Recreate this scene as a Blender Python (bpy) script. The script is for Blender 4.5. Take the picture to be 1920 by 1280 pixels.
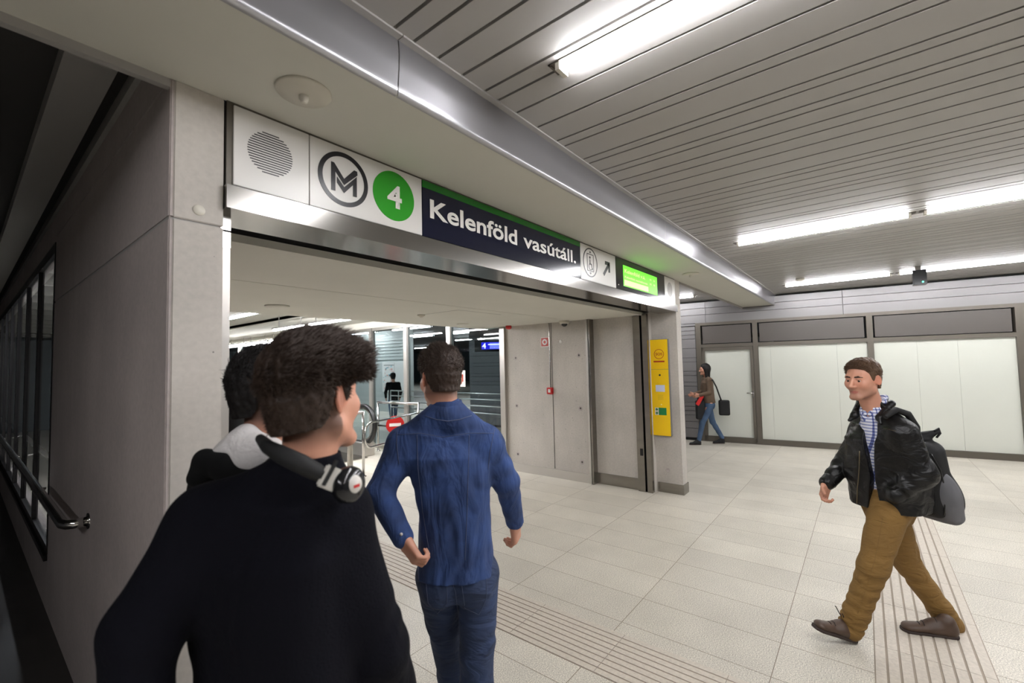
import bpy, bmesh, math, random
import numpy as np
from mathutils import Vector, Matrix
random.seed(4)
for o in list(bpy.data.objects): bpy.data.objects.remove(o)
S = bpy.context.scene
COL = S.collection
# ------------------------------------------------------------------ camera
HC = 1.72
FPX = 828.65
_va = np.array([660., -26.]); _vb = np.array([-1043., -66.])
def _u(v): return v/np.linalg.norm(v)
_a = _u(np.array([_va[0], _va[1], -FPX])); _b = _u(np.array([_vb[0], _vb[1], -FPX]))
_b = _u(_b - _a*(_a@_b))
RC = np.array([_a, _b, np.cross(_a, _b)])
CAM = np.array([0., 0., HC])
cd = bpy.data.cameras.new('camera'); cam = bpy.data.objects.new('camera', cd); COL.objects.link(cam)
M4 = Matrix([[*RC[i], CAM[i]] for i in range(3)] + [[0, 0, 0, 1]])
cam.matrix_world = M4
cd.sensor_width = 36; cd.lens = FPX/1920*36
cd.clip_start = .05; cd.clip_end = 200
cd.dof.use_dof = True; cd.dof.focus_distance = 3.6; cd.dof.aperture_fstop = 2.8
S.camera = cam
def at(px, py, d):
    return CAM + RC@np.array([px-960, 640-py, -FPX])*(d/FPX)
# ------------------------------------------------------------------ world, exposure
w = bpy.data.worlds.new('world'); S.world = w; w.use_nodes = True
w.node_tree.nodes['Background'].inputs[0].default_value = (.05, .05, .06, 1)
w.node_tree.nodes['Background'].inputs[1].default_value = .05
S.view_settings.view_transform = 'Standard'; S.view_settings.look = 'None'
S.view_settings.gamma = 1; S.view_settings.use_curve_mapping = False
S.view_settings.exposure = 1.62
LAMP = 42.0          # emission of the ceiling lamps
# ------------------------------------------------------------------ materials
def srgb(r, g, b):
    f = lambda c: (c/255/12.92) if c/255 <= .04045 else ((c/255+.055)/1.055)**2.4
    return (f(r), f(g), f(b))
def mat(name, col, rough=.5, metal=0, emit=0, spec=None, alpha=1, bump=None, var=None, vcol=False, trans=0, sheen=0, coat=0, bump2=None):
    """var=(scale, amount); bump=(scale, strength, distance[, stretch xyz])"""
    m = bpy.data.materials.new(name); m.use_nodes = True
    nt = m.node_tree; N = nt.nodes; L = nt.links; b = N['Principled BSDF']
    b.inputs['Base Color'].default_value = (*col, 1); b.inputs['Roughness'].default_value = rough
    b.inputs['Metallic'].default_value = metal
    if spec is not None: b.inputs['Specular IOR Level'].default_value = spec
    if emit: b.inputs['Emission Color'].default_value = (*col, 1); b.inputs['Emission Strength'].default_value = emit
    if trans: b.inputs['Transmission Weight'].default_value = trans
    if sheen: b.inputs['Sheen Weight'].default_value = sheen
    if coat: b.inputs['Coat Weight'].default_value = coat; b.inputs['Coat Roughness'].default_value = .08
    b.inputs['Alpha'].default_value = alpha
    tc = N.new('ShaderNodeTexCoord')
    src = None
    if vcol:
        a = N.new('ShaderNodeAttribute'); a.attribute_name = 'tint'; src = a.outputs['Color']
    if var:
        n = N.new('ShaderNodeTexNoise'); n.inputs['Scale'].default_value = var[0]; n.inputs['Detail'].default_value = 6
        mp = N.new('ShaderNodeMapping'); L.new(tc.outputs['Object'], mp.inputs[0]); L.new(mp.outputs[0], n.inputs[0])
        if len(var) > 2: mp.inputs['Scale'].default_value = var[2]
        r = N.new('ShaderNodeMapRange'); L.new(n.outputs[0], r.inputs[0])
        r.inputs[1].default_value = .25; r.inputs[2].default_value = .75
        r.inputs[3].default_value = 1-var[1]; r.inputs[4].default_value = 1+var[1]
        mx = N.new('ShaderNodeVectorMath'); mx.operation = 'SCALE'
        if src: L.new(src, mx.inputs[0])
        else: mx.inputs[0].default_value = col
        L.new(r.outputs[0], mx.inputs['Scale']); src = mx.outputs[0]
    if src: L.new(src, b.inputs['Base Color'])
    if bump:
        n = N.new('ShaderNodeTexNoise'); n.inputs['Scale'].default_value = bump[0]; n.inputs['Detail'].default_value = 5
        mp = N.new('ShaderNodeMapping'); L.new(tc.outputs['Object'], mp.inputs[0]); L.new(mp.outputs[0], n.inputs[0])
        if len(bump) > 3: mp.inputs['Scale'].default_value = bump[3]
        bp = N.new('ShaderNodeBump'); bp.inputs['Strength'].default_value = bump[1]; bp.inputs['Distance'].default_value = bump[2]
        L.new(n.outputs[0], bp.inputs['Height']); L.new(bp.outputs[0], b.inputs['Normal'])
        if bump2:
            n2 = N.new('ShaderNodeTexNoise'); n2.inputs['Scale'].default_value = bump2[0]; n2.inputs['Detail'].default_value = 3; n2.inputs['Distortion'].default_value = .8
            mp2 = N.new('ShaderNodeMapping'); L.new(tc.outputs['Object'], mp2.inputs[0]); mp2.inputs['Scale'].default_value = bump2[3]; L.new(mp2.outputs[0], n2.inputs[0])
            bq = N.new('ShaderNodeBump'); bq.inputs['Strength'].default_value = bump2[1]; bq.inputs['Distance'].default_value = bump2[2]
            L.new(n2.outputs[0], bq.inputs['Height']); L.new(bq.outputs[0], bp.inputs['Normal'])
    return m
def concrete(name, col, rough=.75):
    m = mat(name, col, rough, var=(1.3, .16), bump=(30, .15, .004))
    nt = m.node_tree; N = nt.nodes; L = nt.links; b = N['Principled BSDF']
    old = b.inputs['Base Color'].links[0].from_socket
    tc = N.new('ShaderNodeTexCoord')
    # vertical formwork streaks
    mp = N.new('ShaderNodeMapping'); mp.inputs['Scale'].default_value = (3, 3, .6); L.new(tc.outputs['Object'], mp.inputs[0])
    n1 = N.new('ShaderNodeTexNoise'); n1.inputs['Scale'].default_value = 2.2; n1.inputs['Detail'].default_value = 8; L.new(mp.outputs[0], n1.inputs[0])
    r1 = N.new('ShaderNodeMapRange'); r1.inputs[1].default_value = .3; r1.inputs[2].default_value = .7; r1.inputs[3].default_value = .95; r1.inputs[4].default_value = 1.04
    L.new(n1.outputs[0], r1.inputs[0])
    # fine mottling
    n2 = N.new('ShaderNodeTexNoise'); n2.inputs['Scale'].default_value = 45; n2.inputs['Detail'].default_value = 4; L.new(tc.outputs['Object'], n2.inputs[0])
    r2 = N.new('ShaderNodeMapRange'); r2.inputs[1].default_value = .3; r2.inputs[2].default_value = .7; r2.inputs[3].default_value = .93; r2.inputs[4].default_value = 1.05
    L.new(n2.outputs[0], r2.inputs[0])
    # air pores
    v = N.new('ShaderNodeTexVoronoi'); v.inputs['Scale'].default_value = 16; L.new(tc.outputs['Object'], v.inputs[0])
    sm = N.new('ShaderNodeSeparateColor'); L.new(v.outputs['Color'], sm.inputs[0])
    sz = N.new('ShaderNodeMapRange'); L.new(sm.outputs[0], sz.inputs[0]); sz.inputs[1].default_value = .45; sz.inputs[2].default_value = 1; sz.inputs[3].default_value = 0; sz.inputs[4].default_value = .085
    lt = N.new('ShaderNodeMath'); lt.operation = 'LESS_THAN'; L.new(v.outputs['Distance'], lt.inputs[0]); L.new(sz.outputs[0], lt.inputs[1])
    pr = N.new('ShaderNodeMapRange'); L.new(lt.outputs[0], pr.inputs[0]); pr.inputs[3].default_value = 1; pr.inputs[4].default_value = .42
    cur = old
    for r in (r1, r2, pr):
        s = N.new('ShaderNodeVectorMath'); s.operation = 'SCALE'; L.new(cur, s.inputs[0]); L.new(r.outputs[0], s.inputs['Scale']); cur = s.outputs[0]
    L.new(cur, b.inputs['Base Color'])
    return m
MT = {}
MT['conc'] = concrete('concrete', srgb(184, 178, 170))
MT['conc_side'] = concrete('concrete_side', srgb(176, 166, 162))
MT['plaster'] = mat('painted_soffit', srgb(202, 200, 190), .7, var=(2, .03))
MT['slat'] = mat('grey_slat', srgb(160, 157, 153), .5, var=(.7, .04))
MT['slat_dark'] = mat('slat_gap', srgb(20, 20, 20), .9)
MT['beam'] = mat('beam_metal', srgb(160, 159, 162), .32, metal=.8)
MT['steel'] = mat('brushed_steel', srgb(150, 146, 140), .24, metal=1, var=(3, .1, (1, 1, 6)), bump=(300, .06, .001, (.02, 1, 1)))
MT['steel2'] = mat('brushed_steel_light', srgb(196, 192, 186), .38, metal=.85)
MT['chrome'] = mat('polished_steel', srgb(200, 198, 195), .14, metal=1)
MT['black'] = mat('black_gap', srgb(6, 6, 6), .9, spec=.1)
MT['blackgloss'] = mat('black_gloss', srgb(24, 24, 26), .12)
MT['white'] = mat('white_enamel', srgb(214, 211, 206), .32)
MT['whitep'] = mat('white_plastic', srgb(200, 195, 182), .45)
MT['navy'] = mat('navy_panel', srgb(16, 20, 42), .12)
MT['green'] = mat('green_panel', srgb(28, 116, 32), .18)
MT['green2'] = mat('green_roundel', srgb(40, 150, 30), .25)
MT['ink'] = mat('black_ink', srgb(20, 18, 24), .3)
MT['letter'] = mat('white_letters', srgb(225, 222, 215), .3)
MT['frame'] = mat('shop_frame', srgb(92, 86, 77), .42, metal=.3)
MT['transom'] = mat('shop_transom', srgb(78, 72, 67), .45)
MT['fascia'] = mat('fascia_steel', srgb(150, 147, 143), .17, metal=1)
MT['clad'] = mat('grey_cladding', srgb(120, 117, 117), .4, metal=.2)
MT['film'] = mat('white_film_glass', srgb(196, 198, 188), .1, var=(.9, .035), coat=.5)
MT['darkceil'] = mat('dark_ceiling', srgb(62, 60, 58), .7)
MT['mull'] = mat('dark_mullion', srgb(34, 32, 32), .35, metal=.4)
MT['mull_l'] = mat('steel_mullion', srgb(176, 172, 165), .35, metal=.6)
MT['yellow'] = mat('yellow_enamel', srgb(240, 196, 8), .3)
MT['red'] = mat('red_plastic', srgb(176, 24, 22), .35)
MT['redink'] = mat('red_print', srgb(170, 40, 20), .4)
MT['sgreen'] = mat('safety_green', srgb(22, 120, 62), .4)
MT['lilac'] = mat('pale_label', srgb(196, 202, 226), .4)
MT['rubber'] = mat('black_rubber', srgb(22, 22, 22), .4)
MT['strip'] = mat('tactile_strip', srgb(190, 181, 168), .55, var=(60, .12), bump=(120, .2, .002))
MT['outer'] = mat('dark_hall_wall', srgb(96, 108, 112), .5, var=(1, .1))
MT['slatwall'] = mat('pale_slat_wall', srgb(176, 180, 176), .5)
MT['lamp'] = mat('lamp_tube', (.97, .97, 1), .5, emit=LAMP)
MT['lamphall'] = mat('lamp_tube_hall', (.97, .97, 1), .5, emit=LAMP*1.5)
MT['lampfar'] = mat('lamp_tube_cool', (.97, .97, 1), .5, emit=LAMP*.6)
MT['lcd'] = mat('lcd_green', srgb(98, 228, 40), .4, emit=.40)
MT['lcd2'] = mat('lcd_text', srgb(190, 255, 130), .4, emit=.42)
MT['blue_s'] = mat('blue_screen', srgb(24, 24, 190), .4, emit=.45)
MT['white_s'] = mat('white_screen', srgb(235, 235, 255), .4, emit=.5)
MT['led_g'] = mat('led_green', (.05, .9, .4), .4, emit=3)
def glass(name, tint, refl=.1, rough=.02):
    m = bpy.data.materials.new(name); m.use_nodes = True; nt = m.node_tree; N = nt.nodes; L = nt.links
    for n in list(N): N.remove(n)
    o = N.new('ShaderNodeOutputMaterial'); t = N.new('ShaderNodeBsdfTransparent'); t.inputs[0].default_value = (*tint, 1)
    g = N.new('ShaderNodeBsdfGlossy'); g.inputs['Roughness'].default_value = rough; g.inputs[0].default_value = (1, 1, 1, 1)
    fr = N.new('ShaderNodeFresnel'); fr.inputs[0].default_value = 1.5
    mr = N.new('ShaderNodeMapRange'); gm = N.new('ShaderNodeNewGeometry'); iv = N.new('ShaderNodeMath'); iv.operation = 'SUBTRACT'; iv.inputs[0].default_value = 1; L.new(gm.outputs['Backfacing'], iv.inputs[1]); ml = N.new('ShaderNodeMath'); ml.operation = 'MULTIPLY'; L.new(fr.outputs[0], ml.inputs[0]); L.new(iv.outputs[0], ml.inputs[1]); L.new(ml.outputs[0], mr.inputs[0]); mr.inputs[3].default_value = 0
    mx = N.new('ShaderNodeMixShader'); L.new(mr.outputs[0], mx.inputs[0]); L.new(t.outputs[0], mx.inputs[1]); L.new(g.outputs[0], mx.inputs[2]); L.new(mx.outputs[0], o.inputs[0])
    return m
MT['glass'] = glass('hall_glass', (.80, .86, .88))
MT['glassdark'] = glass('corridor_glass', (.72, .74, .76))
MT['glassclear'] = glass('clear_glass', (.9, .94, .93))
def floor_mat():
    m = bpy.data.materials.new('granite_floor'); m.use_nodes = True; nt = m.node_tree; N = nt.nodes; L = nt.links; b = N['Principled BSDF']
    tc = N.new('ShaderNodeTexCoord')
    mp = N.new('ShaderNodeMapping'); mp.inputs['Rotation'].default_value = (0, 0, math.pi/2); mp.inputs['Location'].default_value = (.28, .06, 0); L.new(tc.outputs['Object'], mp.inputs[0])
    br = N.new('ShaderNodeTexBrick'); L.new(mp.outputs[0], br.inputs[0])
    br.inputs['Scale'].default_value = 1; br.inputs['Brick Width'].default_value = .86; br.inputs['Row Height'].default_value = .36
    br.inputs['Mortar Size'].default_value = .0022; br.inputs['Mortar Smooth'].default_value = .1; br.offset = .37; br.offset_frequency = 1; br.inputs['Bias'].default_value = 0
    base = srgb(196, 190, 177)
    br.inputs['Color1'].default_value = (*[c*.93 for c in base], 1); br.inputs['Color2'].default_value = (*[min(1, c*1.06) for c in base], 1)
    br.inputs['Mortar'].default_value = (*srgb(122, 108, 92), 1)
    cur = br.outputs['Color']
    for sc, lo, hi, a, c in ((150, .60, 1.28, .32, .66), (330, .86, 1.14, .3, .7), (3.0, .93, 1.05, .3, .7)):
        n = N.new('ShaderNodeTexNoise'); n.inputs['Scale'].default_value = sc; n.inputs['Detail'].default_value = 2; L.new(tc.outputs['Object'], n.inputs[0])
        r = N.new('ShaderNodeMapRange'); L.new(n.outputs[0], r.inputs[0]); r.inputs[1].default_value = a; r.inputs[2].default_value = c; r.inputs[3].default_value = lo; r.inputs[4].default_value = hi
        s = N.new('ShaderNodeVectorMath'); s.operation = 'SCALE'; L.new(cur, s.inputs[0]); L.new(r.outputs[0], s.inputs['Scale']); cur = s.outputs[0]
    L.new(cur, b.inputs['Base Color'])
    n = N.new('ShaderNodeTexNoise'); n.inputs['Scale'].default_value = 2.2; n.inputs['Detail'].default_value = 5; L.new(tc.outputs['Object'], n.inputs[0])
    r = N.new('ShaderNodeMapRange'); L.new(n.outputs[0], r.inputs[0]); r.inputs[1].default_value = .3; r.inputs[2].default_value = .7; r.inputs[3].default_value = .36; r.inputs[4].default_value = .52
    L.new(r.outputs[0], b.inputs['Roughness']); b.inputs['Specular IOR Level'].default_value = .4
    return m
MT['floor'] = floor_mat()
def checker_print(): pass
# ------------------------------------------------------------------ mesh helpers
WL = {}
def wl(o): return WL.get(o.name, Vector((0, 0, 0)))
class MB:
    def __init__(s): s.v = []; s.f = []; s.m = []; s.sm = []
    def add(s, vs, fs, mi=0, smooth=False):
        n = len(s.v); s.v += [tuple(map(float, p)) for p in vs]
        for f in fs: s.f.append(tuple(n+i for i in f)); s.m.append(mi); s.sm.append(smooth)
        return s
    def box(s, x0, x1, y0, y1, z0, z1, mi=0):
        return s.add([(x, y, z) for x in (x0, x1) for y in (y0, y1) for z in (z0, z1)],
                     [(0, 1, 3, 2), (4, 6, 7, 5), (0, 4, 5, 1), (2, 3, 7, 6), (0, 2, 6, 4), (1, 5, 7, 3)], mi)
    def obox(s, c, ax, ay, az, h, mi=0):
        """oriented box, centre c, unit axes, half sizes h"""
        c = np.array(c, float); A = [np.array(a, float) for a in (ax, ay, az)]
        vs = [c+A[0]*h[0]*i+A[1]*h[1]*j+A[2]*h[2]*k for i in (-1, 1) for j in (-1, 1) for k in (-1, 1)]
        return s.add(vs, [(0, 1, 3, 2), (4, 6, 7, 5), (0, 4, 5, 1), (2, 3, 7, 6), (0, 2, 6, 4), (1, 5, 7, 3)], mi)
    def tube(s, pts, r, seg=12, mi=0, caps=True, rs=None):
        P = [np.array(p, float) for p in pts]; n = len(P); rings = []
        t0 = _u(P[1]-P[0]); ref = np.array([0, 0, 1.]) if abs(t0[2]) < .9 else np.array([1., 0, 0])
        a = _u(np.cross(ref, t0))
        vs = []
        for i in range(n):
            t = _u((P[min(i+1, n-1)]-P[max(i-1, 0)])); a = _u(a-t*(a@t)); b = np.cross(t, a)
            rr = rs[i] if rs else r
            for k in range(seg):
                q = 2*math.pi*k/seg; vs.append(P[i]+(a*math.cos(q)+b*math.sin(q))*rr)
        fs = [(i*seg+k, i*seg+(k+1) % seg, (i+1)*seg+(k+1) % seg, (i+1)*seg+k) for i in range(n-1) for k in range(seg)]
        s.add(vs, fs, mi, True)
        if caps:
            m = len(s.v)-len(vs)
            s.f.append(tuple(m+k for k in range(seg))[::-1]); s.m.append(mi); s.sm.append(False)
            s.f.append(tuple(m+(n-1)*seg+k for k in range(seg))); s.m.append(mi); s.sm.append(False)
        return s
    def lathe(s, c, axis, prof, seg=32, mi=0, smooth=True):
        """prof: (radius, height along axis)"""
        c = np.array(c, float); ax = _u(np.array(axis, float)); ref = np.array([0, 0, 1.]) if abs(ax[2]) < .9 else np.array([1., 0, 0])
        a = _u(np.cross(ref, ax)); b = np.cross(ax, a); vs = []
        for r, h in prof:
            for k in range(seg):
                q = 2*math.pi*k/seg; vs.append(c+ax*h+(a*math.cos(q)+b*math.sin(q))*max(r, 1e-5))
        n = len(prof)
        return s.add(vs, [(i*seg+k, i*seg+(k+1) % seg, (i+1)*seg+(k+1) % seg, (i+1)*seg+k) for i in range(n-1) for k in range(seg)], mi, smooth)
    def prism(s, poly, o, ax, ay, az, t, mi=0):
        """polygon (u,v) in the plane o + u*ax + v*ay, thick t along az"""
        o = np.array(o, float); ax, ay, az = [np.array(q, float) for q in (ax, ay, az)]; n = len(poly)
        vs = [o+ax*u+ay*v for u, v in poly]+[o+ax*u+ay*v+az*t for u, v in poly]
        return s.add(vs, [tuple(range(n))[::-1], tuple(range(n, 2*n))]+[(i, (i+1) % n, n+(i+1) % n, n+i) for i in range(n)], mi)
    def ring(s, o, ax, ay, az, r0, r1, t, seg=48, mi=0):
        o = np.array(o, float); ax, ay, az = [np.array(q, float) for q in (ax, ay, az)]; vs = []
        for z in (0, t):
            for r in (r0, r1):
                for k in range(seg):
                    q = 2*math.pi*k/seg; vs.append(o+(ax*math.cos(q)+ay*math.sin(q))*r+az*z)
        fs = []
        for k in range(seg):
            l = (k+1) % seg
            fs += [(2*seg+k, 2*seg+l, 3*seg+l, 3*seg+k), (seg+k, seg+l, l, k), (3*seg+k, 3*seg+l, seg+l, seg+k), (k, l, 2*seg+l, 2*seg+k)]
        return s.add(vs, fs, mi)
    def build(s, name, mats, parent=None, bevel=0, fix=True):
        me = bpy.data.meshes.new(name); off = wl(parent) if parent else Vector((0, 0, 0))
        if parent is None and s.v:
            a = np.array(s.v); off = Vector((float((a[:, 0].min()+a[:, 0].max())/2), float((a[:, 1].min()+a[:, 1].max())/2), float(a[:, 2].min())))
        me.from_pydata([(x-off.x, y-off.y, z-off.z) for x, y, z in s.v], [], s.f)
        if not isinstance(mats, (list, tuple)): mats = [mats]
        for m in mats: me.materials.append(m)
        me.polygons.foreach_set('material_index', s.m); me.polygons.foreach_set('use_smooth', s.sm)
        if fix:
            bm = bmesh.new(); bm.from_mesh(me); bmesh.ops.recalc_face_normals(bm, faces=bm.faces)
            if bevel: bmesh.ops.bevel(bm, geom=list(bm.edges), offset=bevel, segments=2, affect='EDGES', clamp_overlap=True)
            bm.to_mesh(me); bm.free()
        me.update()
        o = bpy.data.objects.new(name, me); COL.objects.link(o)
        if parent is not None: o.parent = parent; WL[o.name] = Vector(off)
        else: o.location = off; WL[o.name] = Vector(off)
        return o
def tag(o, label=None, cat=None, group=None, kind=None):
    if label: o['label'] = label
    if cat: o['category'] = cat
    if group: o['group'] = group
    if kind: o['kind'] = kind
    return o
def struct(o): o['kind'] = 'structure'; return o
def thing(name, label, cat, loc, group=None):
    o = bpy.data.objects.new(name, None); COL.objects.link(o); o.location = loc; WL[o.name] = Vector([float(c) for c in loc])
    o.empty_display_size = .1
    return tag(o, label, cat, group)
def copy_thing(o, loc, label=None, parent=None):
    c = o.copy(); COL.objects.link(c)
    if parent: c.parent = parent
    else:
        c.location = loc
        if label: c['label'] = label
    for ch in list(o.children): copy_thing(ch, None, None, c)
    return c
def text(body, o, ax, ay, h, width=None, parent=None, m=None, name='lettering', bold=.0, align='LEFT', t=.0015):
    """flat letters: cap height about h, fitted to width, lying in the plane o + ax, ay"""
    cu = bpy.data.curves.new('t', 'FONT'); cu.body = body; cu.size = 1; cu.offset = bold; cu.extrude = 0; cu.resolution_u = 4
    tmp = bpy.data.objects.new('t', cu); COL.objects.link(tmp)
    dg = bpy.context.evaluated_depsgraph_get(); me = bpy.data.meshes.new_from_object(tmp.evaluated_get(dg))
    bpy.data.objects.remove(tmp)
    co = np.array([v.co[:] for v in me.vertices]); x0 = co[:, 0].min(); x1 = co[:, 0].max()
    sy = h/.73; sx = (width/(x1-x0)) if width else sy
    ax = np.array(ax, float); ay = np.array(ay, float); az = np.cross(ax, ay); o = np.array(o, float)
    sh = {'LEFT': 0, 'CENTER': -(x1-x0)*sx/2}[align]
    off = np.array(wl(parent)) if parent else np.zeros(3)
    P = o+np.outer((co[:, 0]-x0)*sx+sh, ax)+np.outer(co[:, 1]*sy, ay)+az*t-off
    me.vertices.foreach_set('co', P.astype(np.float32).ravel()); me.materials.clear(); me.materials.append(m); me.update()
    ob = bpy.data.objects.new(name, me); COL.objects.link(ob); me.name = name
    if parent: ob.parent = parent; WL[ob.name] = wl(parent).copy()
    return ob
X, Y, Z = (1, 0, 0), (0, 1, 0), (0, 0, 1)
NX, NY, NZ = (-1, 0, 0), (0, -1, 0), (0, 0, -1)
# ================================================================== the setting
G = 1.88; ZS = 2.76; ZC = 2.97; ZP = 2.33
struct(MB().box(-6, 34, -9, 38, -.1, 0).build('floor', MT['floor']))
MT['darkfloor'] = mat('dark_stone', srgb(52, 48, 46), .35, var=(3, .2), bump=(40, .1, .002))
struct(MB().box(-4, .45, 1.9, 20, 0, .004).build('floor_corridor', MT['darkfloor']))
# slatted ceiling of the underpass
mb = MB(); gap = .014
pat = [.09, .13, .14, .14, .09, .14, .18, .19, .08, .21, .08, .15, .08, .16, .13, .15, .17, .21]
xs = [.98]; i = 0
while xs[-1] < 10.9: xs.append(xs[-1]+pat[i % len(pat)]*random.choice((1, 1, .95, 1.04))); i += 1
while xs[0] > -4: xs.insert(0, xs[0]-random.choice((.09, .14, .19)))
rowx = [1.56, 5.25, 8.95, -2.13]  # last row is added out of view to brighten the side wall
def ends(x): return [(-9, 1.36)] + ([(1.88, 8)] if x > 6.02 else [])
for a, b in zip(xs[:-1], xs[1:]):
    for y0, y1 in ends(a): mb.box(a+gap/2, b-gap/2, y0, y1, ZC, ZC+.02)
mb.box(-4, 11, -9, 1.36, ZC+.05, ZC+.09, 1); mb.box(6.02, 11, 1.88, 8, ZC+.05, ZC+.09, 1)
struct(mb.build('ceiling', [MT['slat'], MT['slat_dark']], fix=False))
# beam with metal flank, its soffit carries the smoke detectors
def facx(y): return 9.85+(2.84-y)*(.6/4.74)
mb = MB()
XE = 10.2
mb.box(-4, XE, 1.345, G, ZS, ZC+.1, 0)
# flank plates with joints
sx = [-4, -1.2, 1.02, 3.9, 6.8, XE]
for a, b in zip(sx[:-1], sx[1:]):
    a += .002; b -= .002
    pr = [(1.352, ZS-.012), (1.338, ZS-.012), (1.332, ZS+.012), (1.333, ZS+.03), (1.327, ZS+.09), (1.325, ZS+.14), (1.328, ZS+.19), (1.335, ZC+.02), (1.352, ZC+.02)]
    n = len(pr); vs = [(x, y, z) for x in (a, b) for y, z in pr]
    mb.add(vs, [(k, k+1, n+k+1, n+k) for k in range(n-1)], 1, True)
    mb.box(a, b, 1.30, 1.336, ZC-.008, ZC+.02, 2)
mb.box(-4, .45, G-.0, G+.03, ZS-.03, ZC+.05, 2)
mb.box(6.0, XE, G-.0, G+.03, ZS-.03, ZC+.05, 2)
struct(mb.build('trim_1', [MT['plaster'], MT['beam'], MT['slat']]))
# left pillar: lit face and dark side wall of the passage block
mb = MB()
for z0, z1 in ((0, 2.258), (2.264, ZS)): mb.box(.45, .615, G, 4.75, z0, z1)
mb.box(.453, .612, G+.004, 4.74, 2.2, 2.3, 1)
mb.box(.45, .615, G+.08, 4.75, ZS, ZC+.03)
struct(mb.build('wall_left', [MT['conc_side'], MT['slat']], bevel=.004))
mb = MB()
for z0, z1 in ((0, 2.258), (2.264, ZS)): mb.box(.462, .618, G-.004, G+.04, z0, z1)
struct(mb.build('wall_pillar', MT['conc'], bevel=.003))
tag(MB().lathe((.539, G-.004, 2.307), NY, [(0, .004), (.018, .004), (.0195, .002), (.0195, 0)], 28).build('cover_plate', MT['whitep']),
    'small round white cover plate on the lit concrete pillar face', 'cover plate')
# right pillar
mb = MB(); mb.box(5.80, 5.975, G, 2.22, 0, ZS); mb.box(5.975, 5.98, G, 2.22, 0, .1)
mb.box(5.785, 5.985, G-.012, 2.2, 0, .125, 1)
for zz in (.29,): mb.lathe((5.80, 2.07, zz), NX, [(.03, .001), (.022, .003), (.018, -.0), (0, .0015)], 20, 2)
struct(mb.build('wall_pillar_right', [MT['conc'], MT['steel'], MT['conc_side']]))
# passage walls behind the gate
mb = MB()
mb.box(5.65, 5.80, 3.12, 4.62, 0, 2.6)
mb.box(5.72, 5.80, 2.22, 3.12, 0, 2.6)
mb.box(5.645, 5.652, 3.716, 3.722, .13, 2.6, 3)
mb.box(5.630, 5.652, 3.12, 4.62, 0, .125, 1)
mb.box(5.700, 5.722, 2.42, 3.04, 0, .15, 2)
for (y, z) in [(4.42, 1.81), (4.42, 1.04), (4.42, .27), (3.25, 1.82), (3.25, 1.05), (3.25, .28)]:
    mb.lathe((5.65, y, z), NX, [(.034, .001), (.026, .004), (.02, .004), (.014, -.0)], 24, 4)
    mb.lathe((5.65, y, z), NX, [(.0135, .001), (0, .0012)], 24, 3)
struct(mb.build('wall_passage', [MT['conc'], MT['steel2'], MT['steel'], MT['darkceil'], MT['conc_side']]))
struct(MB().box(5.62, 5.652, 3.06, 3.12, 0, 2.36, 0).box(5.60, 5.72, 3.04, 3.065, 0, 2.36, 1).box(5.615, 5.63, 3.066, 3.076, 0, 2.36, 2).box(5.6, 5.64, 3.076, 3.10, 0, 2.36, 0).build('trim_2', [MT['steel2'], MT['steel'], MT['black']]))
# passage ceiling
mb = MB()
mb.box(.62, 5.8, 2.31, 3.30, ZP, ZP+.12); mb.box(.62, 5.8, 3.312, 5.15, ZP, ZP+.12); mb.box(.62, 5.8, 2.31, 5.1, ZP+.02, ZP+.5)
mb.box(3.46, 3.468, 3.5, 4.1, ZP-.0008, ZP+.01, 1); mb.box(3.46, 4.2, 3.5, 3.506, ZP-.0008, ZP+.01, 1)
struct(mb.build('ceiling_passage', [MT['plaster'], MT['darkceil']]))
# portal: fascia strip, steel soffit, shutter slot, jambs
tag(None or MB().box(.62, 5.78, G-.03, G-.002, 2.335, 2.425, 0).box(.62, 5.80, G-.002, 2.11, 2.335, 2.345, 0).box(.62, .662, G+.05, 2.11, 2.2, 2.335, 0).box(.62, .664, G+.048, 2.0, 2.262, 2.268, 1)
    .build('portal_fascia', [MT['fascia'], MT['black']]), 'long brushed steel fascia and soffit under the station sign', 'fascia')
t = thing('rolling_shutter_housing', 'black slot of the shutter across the top of the gate opening', 'shutter housing', (3.2, 2.2, 2.3))
MB().box(.664, 5.72, 2.114, 2.285, 2.36, 2.42).build('slot', MT['black'], t)
MB().box(.664, 5.72, 2.286, 2.309, 2.322, 2.42).build('edge_trim', MT['plaster'], t)
t = thing('gate_jamb', 'brushed steel jamb in front of the left concrete pillar', 'jamb', (.69, 2.2, 0), 'steel jambs of the gate')
MB().box(.62, .66, 1.925, 2.31, 0, 2.199).build('cover', MT['steel2'], t, bevel=.003)
t = thing('gate_jamb', 'brushed steel jamb with a black groove beside the yellow help point', 'jamb', (5.72, 2.3, 0), 'steel jambs of the gate')
MB().box(5.66, 5.80, 2.225, 2.295, 0, 2.335).build('cover', MT['steel'], t, bevel=.002)
MB().box(5.68, 5.75, 2.292, 2.325, 0, 2.335).build('groove', MT['black'], t)
MB().box(5.66, 5.75, 2.322, 2.42, 0, 2.32).build('cover', MT['steel'], t, bevel=.002)
MB().box(5.652, 5.66, 2.34, 2.375, .47, .56).build('lock', MT['blackgloss'], t)
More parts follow.
